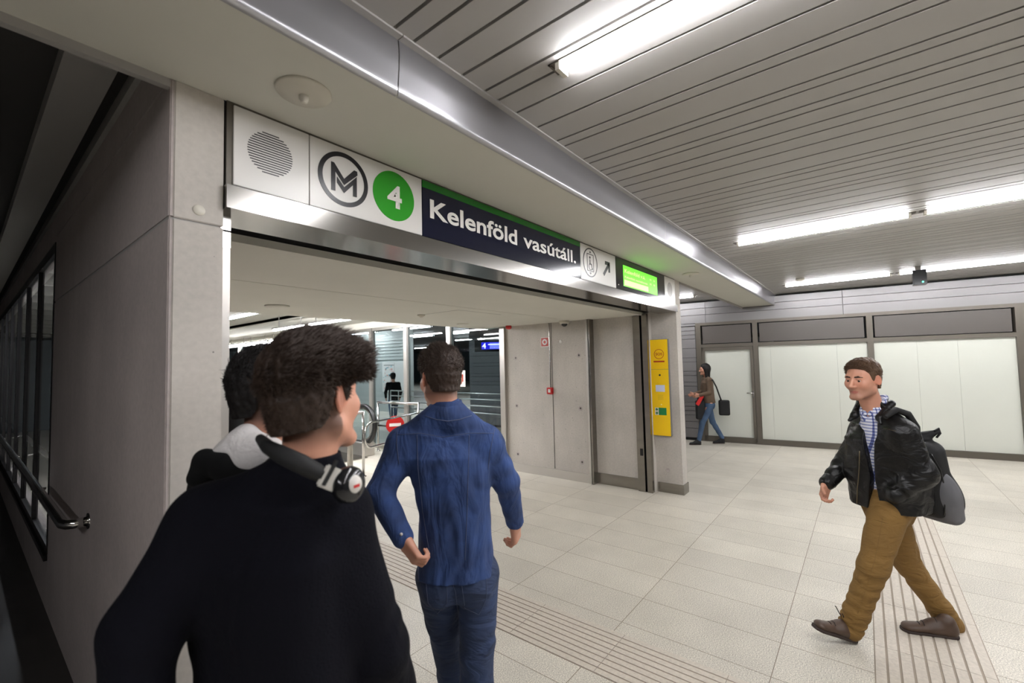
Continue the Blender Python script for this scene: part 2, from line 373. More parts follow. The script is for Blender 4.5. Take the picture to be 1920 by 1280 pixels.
# ------------------------------------------------------------------ station sign
SY = G-.012
sg = thing('station_sign', 'long overhead sign reading Kelenföld vasútáll. above the gate', 'sign', (3.19, SY, 2.43))
MB().box(.625, 5.755, SY+.004, G+.03, 2.428, 2.76).build('frame', MT['frame'], sg)
def panel(name, x0, x1, m, z0=2.434, z1=2.748):
    return MB().box(x0+.002, x1-.002, SY-.004, SY+.008, z0, z1).build(name, m, sg, bevel=.0012)
FY = SY-.0045
p = panel('speaker_panel', .645, .945, MT['white'])
mb = MB(); c = (.783, 2.600); R = .088
for k in range(17):
    dz = (k-8)*.0102; hw = math.sqrt(max(R*R-dz*dz, 0)); mb.box(c[0]-hw, c[0]+hw, FY-.0012, FY+.002, c[1]+dz-.0019, c[1]+dz+.0019)
mb.build('speaker_grille', MT['ink'], p)
p = panel('metro_panel', .945, 1.578, MT['white'])
mc = (1.110, 2.598)
r_ = MB().ring((mc[0], FY, mc[1]), X, Z, NY, .106, .127, .0015).build('roundel_ring', MT['ink'], p)
M1 = [(1.046, 2.662), (1.110, 2.593), (1.158, 2.660), (1.176, 2.655), (1.110, 2.564)]
def P2(pts): return [(a-0, b-0) for a, b in pts]
mb = MB()
mb.prism([(-.064, .066), (-.064, -.068), (-.046, -.068), (-.046, .022), (0, -.040), (.0, -.010+.004), (-.05, .066)], (mc[0], FY, mc[1]), X, Z, NY, .0015)
mb.prism([(0, -.006), (0, -.040+.012), (.0, -.028), (.066, .05), (.056, .064)], (mc[0], FY, mc[1]), X, Z, NY, .0015)
mb.v = []; mb.f = []; mb.m = []; mb.sm = []
O = (mc[0], FY, mc[1])
mb.prism([(-.064, .066), (-.064, -.066), (-.044, -.066), (-.044, .026), (0, -.026), (0, .004), (-.050, .066)], O, X, Z, NY, .0015)
mb.prism([(0, .004), (0, -.026), (.070, .042), (.068, .060), (.052, .062)], O, X, Z, NY, .0015)
mb.prism([(-.036, .004), (0, -.036), (0, -.064), (-.036, -.024)], O, X, Z, NY, .0015)
mb.prism([(0, -.036), (.066, .034), (.066, -.066), (.046, -.066), (.046, -.012), (0, -.064)], O, X, Z, NY, .0015)
mb.build('metro_emblem', MT['ink'], p)
d = MB().lathe((1.393, FY, 2.600), NY, [(0, .0015), (.128, .0015), (.128, -.002)], 56, smooth=False).build('line_roundel', MT['green2'], p)
text('4', (1.393, FY-.002, 2.542), X, Z, .118, .090, d, MT['letter'], 'line_number', bold=.028, align='CENTER')
p = panel('station_name_panel', 1.578, 3.318, MT['navy'])
MB().box(1.580, 3.316, FY-.001, FY+.002, 2.708, 2.748).build('green_band', MT['green'], p)
text('Kelenföld', (1.632, FY-.001, 2.549), X, Z, .108, .795, p, MT['letter'], 'station_name', bold=.022)
text('vasútáll.', (2.500, FY-.001, 2.552), X, Z, .104, .735, p, MT['letter'], 'station_name', bold=.018)
p = panel('lift_panel', 3.318, 4.008, MT['white'])
lc = (3.492, 2.600)
MB().ring((lc[0], FY, lc[1]), X, Z, NY, .120, .130, .0015).build('pictogram_ring', MT['ink'], p)
mb = MB(); O = (lc[0], FY, lc[1])
for a in ((-.058, .058, .072, .078), (-.058, .058, -.078, -.072), (-.060, -.054, -.078, .078), (.054, .060, -.078, .078)):
    mb.box(lc[0]+a[0], lc[0]+a[1], FY-.0015, FY, lc[1]+a[2], lc[1]+a[3])
mb.prism([(-.016, .088), (.016, .088), (0, .106)], O, X, Z, NY, .0015); mb.prism([(-.016, -.088), (0, -.106), (.016, -.088)], O, X, Z, NY, .0015)
mb.prism([(-.012, .03), (-.002, .03), (.002, -.008), (.024, -.008), (.034, -.046), (.044, -.044), (.036, -.062), (.028, -.062), (.016, -.018), (-.012, -.018)], O, X, Z, NY, .0015)
mb.lathe((lc[0]-.006, FY, lc[1]+.046), NY, [(0, .0015), (.011, .0015), (.011, 0)], 18, smooth=False)
for k in range(14):
    q0 = math.radians(110+k*15); q1 = math.radians(110+(k+1)*15)
    cc = (0.002, -.036)
    mb.prism([(cc[0]+r*math.cos(q), cc[1]+r*math.sin(q)) for r, q in ((.026, q0), (.026, q1), (.032, q1), (.032, q0))], O, X, Z, NY, .0015)
mb.build('lift_pictogram', MT['ink'], p)
mb = MB(); O = (3.815, FY, 2.600)
def rot45(pts): return [((a-b)*.7071, (a+b)*.7071) for a, b in pts]
mb.prism(rot45([(-.100, -.016), (.066, -.016), (.066, .016), (-.100, .016)]), O, X, Z, NY, .0015)
mb.prism(rot45([(.092, 0), (.022, .070), (-.004, .048), (.046, 0)]), O, X, Z, NY, .0015)
mb.prism(rot45([(.092, 0), (.046, 0), (-.004, -.048), (.022, -.070)]), O, X, Z, NY, .0015)
mb.build('arrow', MT['ink'], p)
p = panel('display_panel', 4.008, 5.370, MT['blackgloss'])
s_ = MB().box(4.178, 5.112, FY-.0015, FY, 2.478, 2.692).build('screen', MT['lcd'], p)
text('Kelenföld v.á.', (4.21, FY-.0015, 2.618), X, Z, .040, .54, s_, MT['lcd2'], 'screen_text', bold=.012)
text('Kelenföld vasútállomás', (4.21, FY-.0015, 2.566), X, Z, .022, .60, s_, MT['lcd2'], 'screen_text', bold=.012)
for xx in (4.88, 4.99):
    for zz in (2.625, 2.575): text('00', (xx, FY-.0015, zz), X, Z, .022, .05, s_, MT['lcd2'], 'screen_text', bold=.012)
MB().box(4.20, 4.83, FY-.0022, FY-.001, 2.490, 2.545).build('screen_bar', MT['lcd2'], s_)
MB().lathe((4.06, FY, 2.475), NY, [(0, .002), (.008, .002), (.008, 0)], 14).build('lock', MT['chrome'], p)
p = panel('speaker_panel', 5.370, 5.748, MT['white'])
mb = MB(); c = (5.55, 2.600)
for k in range(17):
    dz = (k-8)*.0105; hw = math.sqrt(max(.09**2-dz*dz, 0)); mb.box(c[0]-hw, c[0]+hw, FY-.0012, FY+.002, c[1]+dz-.0022, c[1]+dz+.0022)
mb.build('speaker_grille', MT['frame'], p)
# ------------------------------------------------------------------ smoke detectors and small ceiling things
def detector(x, y, z, label, s=1.0):
    t = thing('smoke_detector', label, 'smoke detector', (x, y, z), 'round white ceiling detectors')
    MB().lathe((x, y, z), NZ, [(.0, 0), (.097*s, 0), (.098*s, .004), (.094*s, .009), (.050*s, .014), (.025*s, .018), (0, .018)], 40).build('base_plate', MT['whitep'], t)
    MB().lathe((x, y, z), NZ, [(.018*s, .012), (.017*s, .032*s), (.012*s, .034*s), (.012*s, .042*s), (.009*s, .044*s), (0, .044*s)], 24).build('sensor_head', MT['whitep'], t)
    return t
detector(.79, 1.60, ZS, 'large white disc detector on the beam soffit above the left end of the sign')
detector(5.53, 1.60, ZS, 'white detector on the beam soffit above the green screen')
# fluorescent fixtures
def lamp(x, y0, y1, z, label, group, m='lamp', hang=0, w_=.026):
    t = thing('ceiling_lamp', label, 'lamp', (x, (y0+y1)/2, z), group)
    zz = z-hang
    if hang:
        MB().box(x-.045, x+.045, y0-.02, y1+.02, zz, zz+.03).build('housing', MT['slat'], t)
        for y in (y0+.2, y1-.2): MB().box(x-.006, x+.006, y-.006, y+.006, zz+.03, z).build('hanger', MT['slat'], t)
    else:
        MB().box(x-.040, x-.032, y0-.05, y1+.05, zz-.004, zz+.03).box(x+.032, x+.040, y0-.05, y1+.05, zz-.004, zz+.03).box(x-.04, x+.04, y0-.05, y0-.040, zz-.004, zz+.03).box(x-.04, x+.04, y1+.040, y1+.05, zz-.004, zz+.03).box(x-.04, x+.04, y0-.05, y1+.05, zz-.001, zz+.004).build('housing', MT['frame'], t)
    n = MB(); seg = 10
    vs = []
    for y in (y0, y1):
        for k in range(seg+1):
            q = math.pi*k/seg; vs.append((x-w_*math.cos(q), y, zz-.004-.028*math.sin(q)))
    m_ = seg+1
    n.add(vs, [(k, k+1, m_+k+1, m_+k) for k in range(seg)]+[tuple(range(m_)), tuple(range(2*m_-1, m_-1, -1)), (0, m_, 2*m_-1, m_-1)], 0, False)
    n.build('diffuser', MT[m], t)
    for y in (y0-.008, y1+.008): MB().box(x-.035, x+.035, y-.01, y+.01, zz-.034, zz).build('end_cap', MT['whitep'], t)
    return t
GL = 'recessed strip lamps of the slatted ceiling'
nm = {1.56: 'near row, close above the camera', 5.25: 'middle row', 8.95: 'far row, next to the shop front', -2.13: 'row behind the camera'}
ordn = ['', 'second', 'third', 'fourth']
for x in rowx:
    for k in range(0, 4 if x > 0 else 2):
        y1 = 1.0-k*1.49; y0 = y1-1.37
        if x == 1.56 and k == 0: lb = 'bright strip lamp in the near row beside the metal beam flank'
        elif k == 0 and x < 0: lb = 'strip lamp behind the camera, next to the dark corridor'
        elif k == 0: lb = 'strip lamp in the %s, end nearest the beam' % nm[x]
        else: lb = '%s strip lamp from the beam in the %s' % (ordn[k], nm[x])
        if x == 1.56: y1 -= .07; y0 -= .07
        lamp(x, y0, y1, ZC, lb, GL)
for x, k in ((8.95, 0),): lamp(x, 2.55, 3.9, ZC, 'strip lamp beyond the beam, glimpsed beside the right pillar', GL)
tag(MB().lathe((8.37, .74, ZC), NZ, [(0, 0), (.06, 0), (.06, .02), (.045, .035), (0, .038)], 28).build('ceiling_detector', MT['whitep']), 'small white detector on the slatted ceiling before the far lamp row', 'smoke detector')
t = thing('ceiling_camera', 'small black box with a green light hanging under the far lamp row', 'camera', (8.5, -.66, ZC))
MB().box(8.475, 8.525, -.69, -.63, ZC-.07, ZC).build('bracket', MT['frame'], t)
MB().box(8.44, 8.60, -.745, -.595, ZC-.27, ZC-.06).build('housing', MT['blackgloss'], t, bevel=.006)
MB().lathe((8.44, -.70, ZC-.235), NX, [(0, .004), (.010, .004), (.010, 0)], 14).build('status_light', MT['led_g'], t)
# ------------------------------------------------------------------ shop front
F0 = np.array([9.85, 2.84, 0]); fs_ = _u(np.array([.6, -4.74, 0])); fn = np.cross(fs_, Z)   # along, and normal
if fn[0] > 0: fn = -fn
def FP(s, z, d=0): return F0+fs_*s+np.array([0, 0, z])+fn*d
def fbox(mb, s0, s1, z0, z1, d0, d1, mi=0):
    return mb.obox(FP((s0+s1)/2, (z0+z1)/2, (d0+d1)/2), fs_, Z, fn, ((s1-s0)/2, (z1-z0)/2, abs(d1-d0)/2), mi)
mb = MB()
fbox(mb, -6, .04, 0, 3.1, -.35, -.2, 1); fbox(mb, 0.04, 12, 2.5, 3.1, -.35, -.2, 1)
z = .06; random.seed(9)
while z < 2.42:
    h_ = random.choice((.09, .09, .14, .2)); h_ = min(h_, 2.44-z)
    fbox(mb, -6, .03, z, z+h_-.008, -.2, 0); z += h_
sj = [-6, -2, .25, 2.6, 5.0, 8, 12]
for a, b in zip(sj[:-1], sj[1:]):
    for z0, z1 in ((2.49, 2.66), (2.668, 2.80), (2.808, 2.93)): fbox(mb, a+.003, b-.003, z0, z1, -.2, .01 if z0 < 2.6 else 0)
fbox(mb, -6, .04, 2.44, 2.482, -.2, 0); fbox(mb, -6, .04, 0, .055, -.2, -.01, 1)
struct(mb.build('wall_back', [MT['clad'], MT['slat_dark']]))
sf = thing('shop_front', 'closed shop front with white filmed panes in grey frames along the back wall', 'shop front', FP(2.4, 0))
mb = MB()
for s0, s1 in ((.04, .14), (1.11, 1.20), (2.92, 3.01), (4.78, 4.90), (6.6, 6.7), (8.4, 8.5)): fbox(mb, s0, s1, 0, 2.49, -.12, .015)
for z0, z1 in ((2.43, 2.49), (1.96, 2.03)): fbox(mb, .04, 8.5, z0, z1, -.12, .012)
fbox(mb, 1.2, 8.5, 0, .11, -.12, .012); fbox(mb, .14, 1.11, 0, .03, -.12, .012)
mb.build('frame', MT['frame'], sf)
for s0, s1 in ((.14, 1.11), (1.20, 2.92), (3.01, 4.78), (4.9, 6.6)):
    mb = MB(); fbox(mb, s0+.03, s1-.03, 2.045, 2.415, -.1, -.02); mb.build('transom_panel', MT['transom'], sf)
for s0, s1 in ((1.20, 2.92), (3.01, 4.78), (4.9, 6.6), (6.7, 8.4)):
    mb = MB(); w3 = (s1-s0)
    cuts = [0, .12, .74, 1] if s0 < 2 else [0, .33, .62, 1]
    for a, b in zip(cuts[:-1], cuts[1:]): fbox(mb, s0+a*w3+.001, s0+b*w3-.001, .11, 1.96, -.06, -.03)
    mb.build('window_pane', MT['film'], sf)
dr = MB(); fbox(dr, .145, .205, .03, 1.955, -.08, .02); fbox(dr, 1.05, 1.105, .03, 1.955, -.08, .02); fbox(dr, .145, 1.105, 1.895, 1.955, -.08, .02); fbox(dr, .145, 1.105, .03, .12, -.08, .02)
dr = dr.build('door', MT['frame'], sf)
mb = MB(); fbox(mb, .205, 1.05, .12, 1.895, -.05, -.02); mb.build('door_pane', MT['film'], dr)
hb = MB(); fbox(hb, 1.058, 1.092, .93, 1.06, .02, .03); hb.tube([FP(1.075, 1.02, .02), FP(1.075, 1.02, .07), FP(.96, 1.02, .07)], .011, 10); hb.build('door_handle', MT['chrome'], dr)
# ------------------------------------------------------------------ tactile guidance strips in the floor
def tactile(name, a0, a1, b0, b1, along, n):
    mb = MB(); w_ = (b1-b0)/n
    if along == 'Y': mb.box(b0, b1, a0, a1, .0, .0012, 1)
    else: mb.box(a0, a1, b0, b1, .0, .0012, 1)
    L_ = a1-a0; k = 0; a = a0
    while a < a1-.01:
        e = min(a+.6, a1)
        for i in range(n):
            u0 = b0+i*w_+w_*.10; u1 = b0+(i+1)*w_-w_*.10
            if along == 'Y': mb.box(u0, u1, a+.0015, e-.0015, .0, .0045, i % 2*0)
            else: mb.box(a+.0015, e-.0015, u0, u1, .0, .0045)
        a = e
    return struct(mb.build(name, [MT['strip'], MT['redbrown']], fix=True))
MT['redbrown'] = mat('strip_groove', srgb(150, 138, 124), .8)
tactile('trim_3', -.0+.06, 9, 2.24, 2.66, 'Y', 9)
tactile('trim_4', 2.24, 9.6, -.47, .04, 'X', 9)
# ------------------------------------------------------------------ dark corridor on the left
mb = MB(); yy = 4.75; WX = .45
mb.box(WX, WX+.1, 4.75, 20, 0, .40); mb.box(WX, WX+.1, 4.75, 20, 2.72, 3.0)
mb.box(WX-.02, WX, 4.75, 20, .36, .40, 1)
struct(mb.build('wall_corridor', [MT['conc_side'], MT['mull']]))
wn = []
for k in range(10):
    y0 = 4.75+k*1.05; y1 = y0+1.05
    o = MB().box(WX-.005, WX+.03, y0, y0+.03, .40, 2.72).box(WX-.005, WX+.03, y1-.03, y1, .40, 2.72).box(WX-.005, WX+.03, y0+.03, y1-.03, .40, .46).box(WX-.005, WX+.03, y0+.03, y1-.03, 2.64, 2.72).build('window_%d' % (k+1), MT['mull']); struct(o)
    MB().box(WX+.008, WX+.014, y0+.03, y1-.03, .46, 2.64).build('pane', MT['glassdark'], o)
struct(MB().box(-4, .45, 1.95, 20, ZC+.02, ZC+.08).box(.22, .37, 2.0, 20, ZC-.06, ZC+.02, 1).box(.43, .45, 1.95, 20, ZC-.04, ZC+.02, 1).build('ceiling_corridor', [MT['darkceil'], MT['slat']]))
struct(MB().box(-4.1, -4, -9, 20, 0, 3.1).box(-4, .45, 20, 20.1, 0, 3.1).build('wall_far_left', MT['darkceil']))  # off-frame end wall, also added for bounce light
struct(MB().box(-6, 12, -9.1, -9, 0, 3.1).build('wall_bounce', MT['clad']))  # unseen wall, added to bounce light back into the underpass
hr = thing('handrail', 'polished steel handrail along the dark glazed corridor', 'handrail', (.37, 8, .95))
MB().tube([(.445, 3.20, .955), (.40, 3.20, .955), (.372, 3.215, .955), (.36, 3.25, .955), (.36, 4, .955), (.36, 14, .955)], .024, 16).build('rail', MT['chrome'], hr)
MB().lathe((.45, 3.20, .955), NX, [(.04, 0), (.04, .006), (0, .006)], 24).build('wall_rosette', MT['chrome'], hr)
for y in (4.72, 6.82, 8.92): MB().tube([(.36, y, .935), (.36, y, .90), (.43, y, .89)], .009, 8).build('bracket', MT['chrome'], hr)
# ------------------------------------------------------------------ hall behind the passage
mb = MB()
for k in range(14):
    y = 5.6+k*1.0
    mb.box(.55, 3.6, y, y+.16, 2.80, 2.95)
mb.box(.55, 5.8, 5.15, 20, 3.1, 3.15, 1); mb.box(3.6, 4.1, 5.15, 20, 2.78, 3.1); mb.box(4.1, 5.8, 5.15, 20, 2.70, 2.72)
mb.box(1.9, 2.0, 5.15, 20, 2.78, 2.86)
struct(mb.build('ceiling_hall', [MT['plaster'], MT['darkceil']]))
struct(MB().box(5.60, 5.72, 4.62, 20, 2.56, 3.1).build('wall_bulkhead', MT['plaster']))
struct(MB().box(.55, 5.8, 20, 20.1, 0, 3.1).build('wall_hall_end', MT['outer']))
gys = [4.62, 5.95, 7.20, 8.40, 9.60, 10.8, 12.0, 13.2, 14.4, 15.6, 16.8, 18.0, 19.2]
for k, (y0, y1) in enumerate(zip(gys[:-1], gys[1:])):
    a = .10 if k == 0 else .05
    o = MB().box(5.60, 5.70, y0-(.0 if k == 0 else .05), y0+a, 0, 2.56).box(5.70, 5.74, y0+.01, y0+.05, 0, 2.56, 1).box(5.62, 5.68, y0+a, y1-.05, 0, .08).box(5.62, 5.68, y0+a, y1-.05, 2.5, 2.56).build('window_%d' % (k+11), [MT['mull_l'], MT['mull']]); struct(o)
    MB().box(5.645, 5.655, y0+a, y1-.05, .08, 2.50).build('pane', MT['glass'], o)
GH = 'suspended strip lamps of the hall behind the gate'
lamp(2.57, 6.48, 7.85, 2.72, 'suspended strip lamp close beside the left steel jamb', GH, m='lamphall', hang=.2)
lamp(3.97, 6.45, 7.80, 2.78, 'suspended strip lamp in the hall, nearer one of the joined pair', GH, m='lamphall', hang=.26)
lamp(3.97, 7.95, 9.25, 2.78, 'suspended strip lamp in the hall, farther one of the joined pair', GH, m='lamphall', hang=.26)
for k, y in enumerate((11.6, 13.1, 14.6, 16.1)): lamp(5.45, y, y+1.37, 2.70, 'strip lamp in the row along the far hall glazing, %s from the gate' % ('first', 'second', 'third', 'fourth')[k], GH, m='lamphall', hang=.18)
for y in (6.48, 7.98): lamp(1.2, y, y+1.37, 2.72, 'suspended strip lamp behind the left pillar, %s' % ('nearer' if y < 7 else 'farther'), GH, m='lamphall', hang=.2)  # hidden lamps, added to brighten the passage
lamp(5.25, 5.6, 6.97, 2.70, 'strip lamp just behind the passage ceiling next to the glazing', GH, m='lamphall', hang=.05)  # out of sight above the passage edge, added for more light inside
# passage ceiling fittings
tag(MB().lathe((1.914, 4.40, ZP), NZ, [(0, 0), (.11, 0), (.105, .012), (0, .014)], 32).build('ceiling_speaker', MT['plaster']), 'flat round speaker cover on the passage ceiling near the left jamb', 'speaker')
tag(MB().lathe((3.46, 4.13, ZP), NZ, [(0, 0), (.045, 0), (.045, .012), (.025, .022), (.018, .034), (0, .034)], 24).build('smoke_detector', MT['whitep']), 'small white detector on the passage ceiling above the man in denim', 'smoke detector')
tag(MB().lathe((4.70, 4.67, ZP), NZ, [(0, 0), (.09, 0), (.085, .01), (0, .012)], 32).build('ceiling_speaker', MT['plaster']), 'flat round speaker cover on the passage ceiling near the glazing', 'speaker')
t = thing('dome_camera', 'white dome camera at the top of the passage wall', 'camera', (5.55, 3.42, ZP))
MB().lathe((5.55, 3.42, ZP), NZ, [(0, 0), (.075, 0), (.075, .03), (.055, .045), (0, .045)], 28).build('base', MT['whitep'], t)
MB().lathe((5.55, 3.42, ZP-.045), NZ, [(.045, 0), (.042, .02), (.025, .036), (0, .042)], 24).build('dome', MT['blackgloss'], t)
tag(MB().lathe((5.52, 4.45, ZP), NZ, [(0, 0), (.048, 0), (.05, .03), (.042, .05), (.02, .06), (0, .06)], 24).build('alarm_sounder', MT['red']), 'round red sounder on the passage ceiling by the glazing', 'alarm')
t = thing('fire_alarm_button', 'small red fire alarm box on the concrete passage wall', 'fire alarm', (5.63, 3.755, 1.24))
MB().box(5.605, 5.65, 3.705, 3.805, 1.245, 1.345).build('box', MT['red'], t, bevel=.006)
MB().box(5.602, 5.606, 3.735, 3.775, 1.27, 1.32).build('button_plate', MT['white'], t)
tag(MB().box(5.640, 5.65, 3.748, 3.760, 1.345, 2.33).build('cable_conduit', MT['steel']), 'thin vertical conduit running down to the fire alarm box', 'conduit')
t = thing('fire_sign', 'square white and red fire alarm sign on the passage wall', 'sign', (5.645, 3.84, 1.95))
MB().box(5.643, 5.65, 3.765, 3.915, 1.965, 2.115).build('plate', MT['white'], t)
mb = MB().box(5.641, 5.643, 3.775, 3.905, 1.975, 2.105).build('red_field', MT['redink'], t)
MB().ring((5.6405, 3.84, 2.04), NY, Z, NX, .024, .045, .0012, 24).build('symbol', MT['white'], mb)
tag(MB().lathe((5.65, 3.555, 2.035), NX, [(0, .004), (.026, .004), (.028, 0)], 24).build('wall_plug', MT['white']), 'bright round white plug on the concrete wall right of the fire sign', 'wall plug')  # white colour stands in for a bright reflection on the plug
# ------------------------------------------------------------------ yellow help point
hp = thing('help_point', 'tall yellow SOS help point box on the right gate pillar', 'help point', (5.78, 2.11, .74))
MB().box(5.745, 5.80, 1.985, 2.222, .735, 1.995).build('case', MT['clad'], hp, bevel=.004)
HX = 5.742
a = MB().box(HX, 5.747, 1.99, 2.218, 1.602, 1.99).build('upper_plate', MT['yellow'], hp)
b = MB().box(HX, 5.747, 1.99, 2.218, .74, 1.598).build('lower_plate', MT['yellow'], hp)
MB().ring((HX-.0002, 2.105, 1.80), NY, Z, NX, .058, .065, .001, 40).build('sos_ring', MT['redink'], a)
text('SOS', (HX-.0002, 2.105, 1.784), NY, Z, .034, .088, a, MT['redink'], 'sos_letters', bold=.02, align='CENTER')
MB().box(HX-.001, HX, 2.035, 2.180, 1.693, 1.712).build('red_strip', MT['redink'], a)
MB().lathe((HX, 2.105, 1.525), NX, [(0, .003), (.013, .003), (.013, 0)], 20).build('call_button', MT['ink'], b)
MB().box(HX-.001, HX, 2.045, 2.165, 1.308, 1.395).build('instruction_label', MT['lilac'], b)
mb = MB()
for i in range(6):
    for j in range(6): mb.lathe((HX, 2.075+i*.012, 1.205+j*.012), NX, [(0, .0006), (.0025, .0006)], 6)
mb.build('speaker_holes', MT['frame'], b)
MB().lathe((HX, 2.10, 1.14), NX, [(0, .003), (.007, .003), (.007, 0)], 14).build('lock', MT['chrome'], b)
q = MB().box(HX-.001, HX, 2.035, 2.185, 1.005, 1.10).build('first_aid_label', MT['sgreen'], b)
MB().box(HX-.0014, HX-.001, 2.137, 2.185, 1.005, 1.10).build('white_field', MT['white'], q)
mb = MB()
for zz in (1.03, 1.077): mb.box(HX-.0018, HX-.0014, 2.154, 2.168, zz-.017, zz+.017).box(HX-.0018, HX-.0014, 2.144, 2.178, zz-.006, zz+.006)
mb.build('cross', MT['sgreen'], q)
# ------------------------------------------------------------------ dark hall beyond the glazing
struct(MB().box(5.8, 34, 4.7, 38, 3.15, 3.2).build('ceiling_outer', MT['darkceil']))
struct(MB().box(34, 34.1, 4.7, 38, 0, 3.2).box(5.8, 34, 38, 38.1, 0, 3.2).box(5.8, 11, 4.62, 4.7, 0, 3.2).build('wall_outer', MT['outer']))
mb = MB().box(10.3, 10.5, 13.0, 17.6, 0, 3.1)
for k in range(7): mb.box(10.27, 10.30, 13.0, 15.2, 1.98+k*.12, 2.07+k*.12)
struct(mb.build('wall_slatted', MT['slatwall']))
t = thing('map_board', 'white board with a city map behind the man in the dark jacket', 'map board', (10.28, 13.9, .76))
MB().box(10.27, 10.299, 13.25, 14.6, .76, 1.9).build('board', MT['white'], t)
mb = MB(); random.seed(3)
for k in range(40):
    y = random.uniform(13.85, 14.5); zz = random.uniform(.85, 1.7); mb.box(10.268, 10.27, y, y+random.uniform(.02, .12), zz, zz+random.uniform(.02, .07), random.choice((0, 0, 1)))
mb.box(10.268, 10.27, 13.86, 14.5, 1.76, 1.78, 2); mb.box(10.268, 10.27, 13.83, 13.836, .8, 1.86, 2)
mb.build('map_print', [mat('map_blue', srgb(150, 190, 196), .6), mat('map_pink', srgb(210, 160, 150), .6), MT['frame']], t)
GO = 'distant strip lamps beyond the hall glazing'
for i, (x, y0, y1, lb) in enumerate([(9.7, 11.1, 13.1, 'distant strip lamp beyond the glazing above the map board, right piece'), (9.7, 14.15, 16.8, 'distant strip lamp beyond the glazing above the map board, left piece'),
        (12.7, 11.4, 13.2, 'distant strip lamp beyond the glazing, highest one in the pane by the siren'), (12.7, 14.4, 16.0, 'distant strip lamp in the pane above the man in denim, second from the top'),
        (16.3, 13.96, 14.85, 'distant strip lamp beyond the glazing just above the blue sign'), (16.3, 15.15, 16.7, 'distant strip lamp beyond the glazing left of the blue sign'),
        (21.0, 23.7, 25.8, 'far strip lamp low in the pane left of the denim man'), (22.0, 28.6, 31.0, 'far strip lamp just above the slatted wall')]):
    lamp(x, y0, y1, 3.12, lb, GO, m='lampfar', hang=.1, w_=.06)
t = thing('direction_sign', 'lit blue sign with a white 4 hanging beyond the glazing', 'sign', (8.25, 7.28, 2.05))
pl = (at(892, 636, 10.6), at(950, 636, 10.6)); dd = _u(pl[1]-pl[0]); dd[2] = 0; dd = _u(dd); nn = np.cross(dd, Z)
c0 = at(923, 648, 10.6)
MB().obox(c0, dd, Z, nn, (.42, .14, .03)).build('case', MT['blackgloss'], t)
q = MB().obox(c0+nn*.032+dd*.06, dd, Z, nn, (.32, .085, .002)).build('screen', MT['blue_s'], t)
text('4', c0+nn*.036-dd*.24-np.array([0, 0, .06]), dd, Z, .13, .09, q, MT['white_s'], 'line_number', bold=.02)
MB().obox(c0+nn*.036+dd*.12+np.array([0, 0, .03]), dd, Z, nn, (.22, .012, .001)).build('text_line', MT['white_s'], q)
MB().obox(c0+nn*.0345+dd*.16, dd, Z, nn, (.22, .07, .001)).build('bright_field', mat('pale_blue_screen', srgb(120, 130, 240), .4, emit=.4), q)
for s in (-.3, .3): MB().tube([c0+dd*s+np.array([0, 0, .14]), c0+dd*s+np.array([0, 0, 3.15-c0[2]])], .012, 8).build('hanger', MT['frame'], t)
t = thing('paper_notice', 'white and red notice stuck on the glazing beside the denim man\'s head', 'notice', (5.638, 5.66, 1.32))
MB().box(5.640, 5.643, 5.56, 5.76, 1.33, 1.62).build('sheet', MT['white'], t)
MB().box(5.638, 5.640, 5.61, 5.71, 1.42, 1.55).build('red_print', MT['redink'], t)
t = thing('outer_railing', 'pale railing with three rails beyond the glazing', 'railing', (7.0, 7.3, 0))
for z_ in (.97, .83, .68, 1.1): MB().tube([(7, 5.2, z_), (7, 9.6, z_)], .016, 8).build('rail', MT['steel2'], t)
for y in (5.2, 7.4, 9.6): MB().tube([(7, y, 0), (7, y, 1.1)], .02, 8).build('post', MT['steel2'], t)
# ------------------------------------------------------------------ escalator and barrier rails
def on_floor(px, d): 
    p = at(px, 700, d); return np.array([p[0], p[1], 0])
es = thing('escalator', 'escalator end with black handrail loop and glass side behind the barrier rails', 'escalator', (4.7, 8.2, 0))
ex, ey = 5.02, 7.75
def esc(xo):
    pts = []
    for k in range(25):
        q = math.radians(-100+k*200/24); pts.append((ex+xo, ey-math.sin(math.radians(90))*.36*math.cos(q)+.0, .60+.36*math.sin(q)))
    pts = [(ex+xo, ey+.8, .245)]+pts+[(ex+xo, ey+3.5, .96)]
    MB().tube(pts, .045, 10).build('handrail', MT['rubber'], es)
    MB().tube([(p[0], p[1]+.05 if abs(p[1]-ey) < .9 and p[1] < ey else p[1], p[2]*.86+.085) for p in pts[1:]], .02, 8).build('rail_guide', MT['chrome'], es)
    MB().box(ex+xo-.006, ex+xo+.006, ey-.1, ey+3.5, .30, .90).build('glass_panel', MT['glassclear'], es)
    MB().box(ex+xo-.12, ex+xo+.12, ey-.18, ey+3.5, 0, .26).build('skirt', MT['steel2'], es, bevel=.01)
esc(0); esc(-1.3)
MB().box(ex-1.18, ex-.12, ey-.3, ey+3.4, 0, .02).build('landing_plate', MT['steel'], es)
br = thing('barrier', 'polished steel barrier rails with posts in front of the escalator', 'barrier', (4.4, 7, 0))
pa = np.array([4.04, 6.26, 0]); pb = on_floor(709, 9.45); pb = np.array([5.43, 7.88, 0]); pc = np.array([5.55, 6.75, 0]); pz = np.array([3.98, 6.54, 0]); pe = np.array([2.4, 8.0, 0])
def rail(p, q, z, r=.02):
    MB().tube([p+np.array([0, 0, z]), q+np.array([0, 0, z])], r, 12).build('rail', MT['chrome'], br)
def post(p, h, r=.021):
    MB().tube([p, p+np.array([0, 0, h])], r, 12).build('post', MT['chrome'], br); MB().lathe(p, Z, [(.045, .0), (.045, .012), (.02, .016)], 20).build('foot', MT['chrome'], br)
post(pa, 1.02); post(pb, 1.02); post(pc, 1.02)
rail(pb, pc, .99, .026); rail(pb, pc, .52)
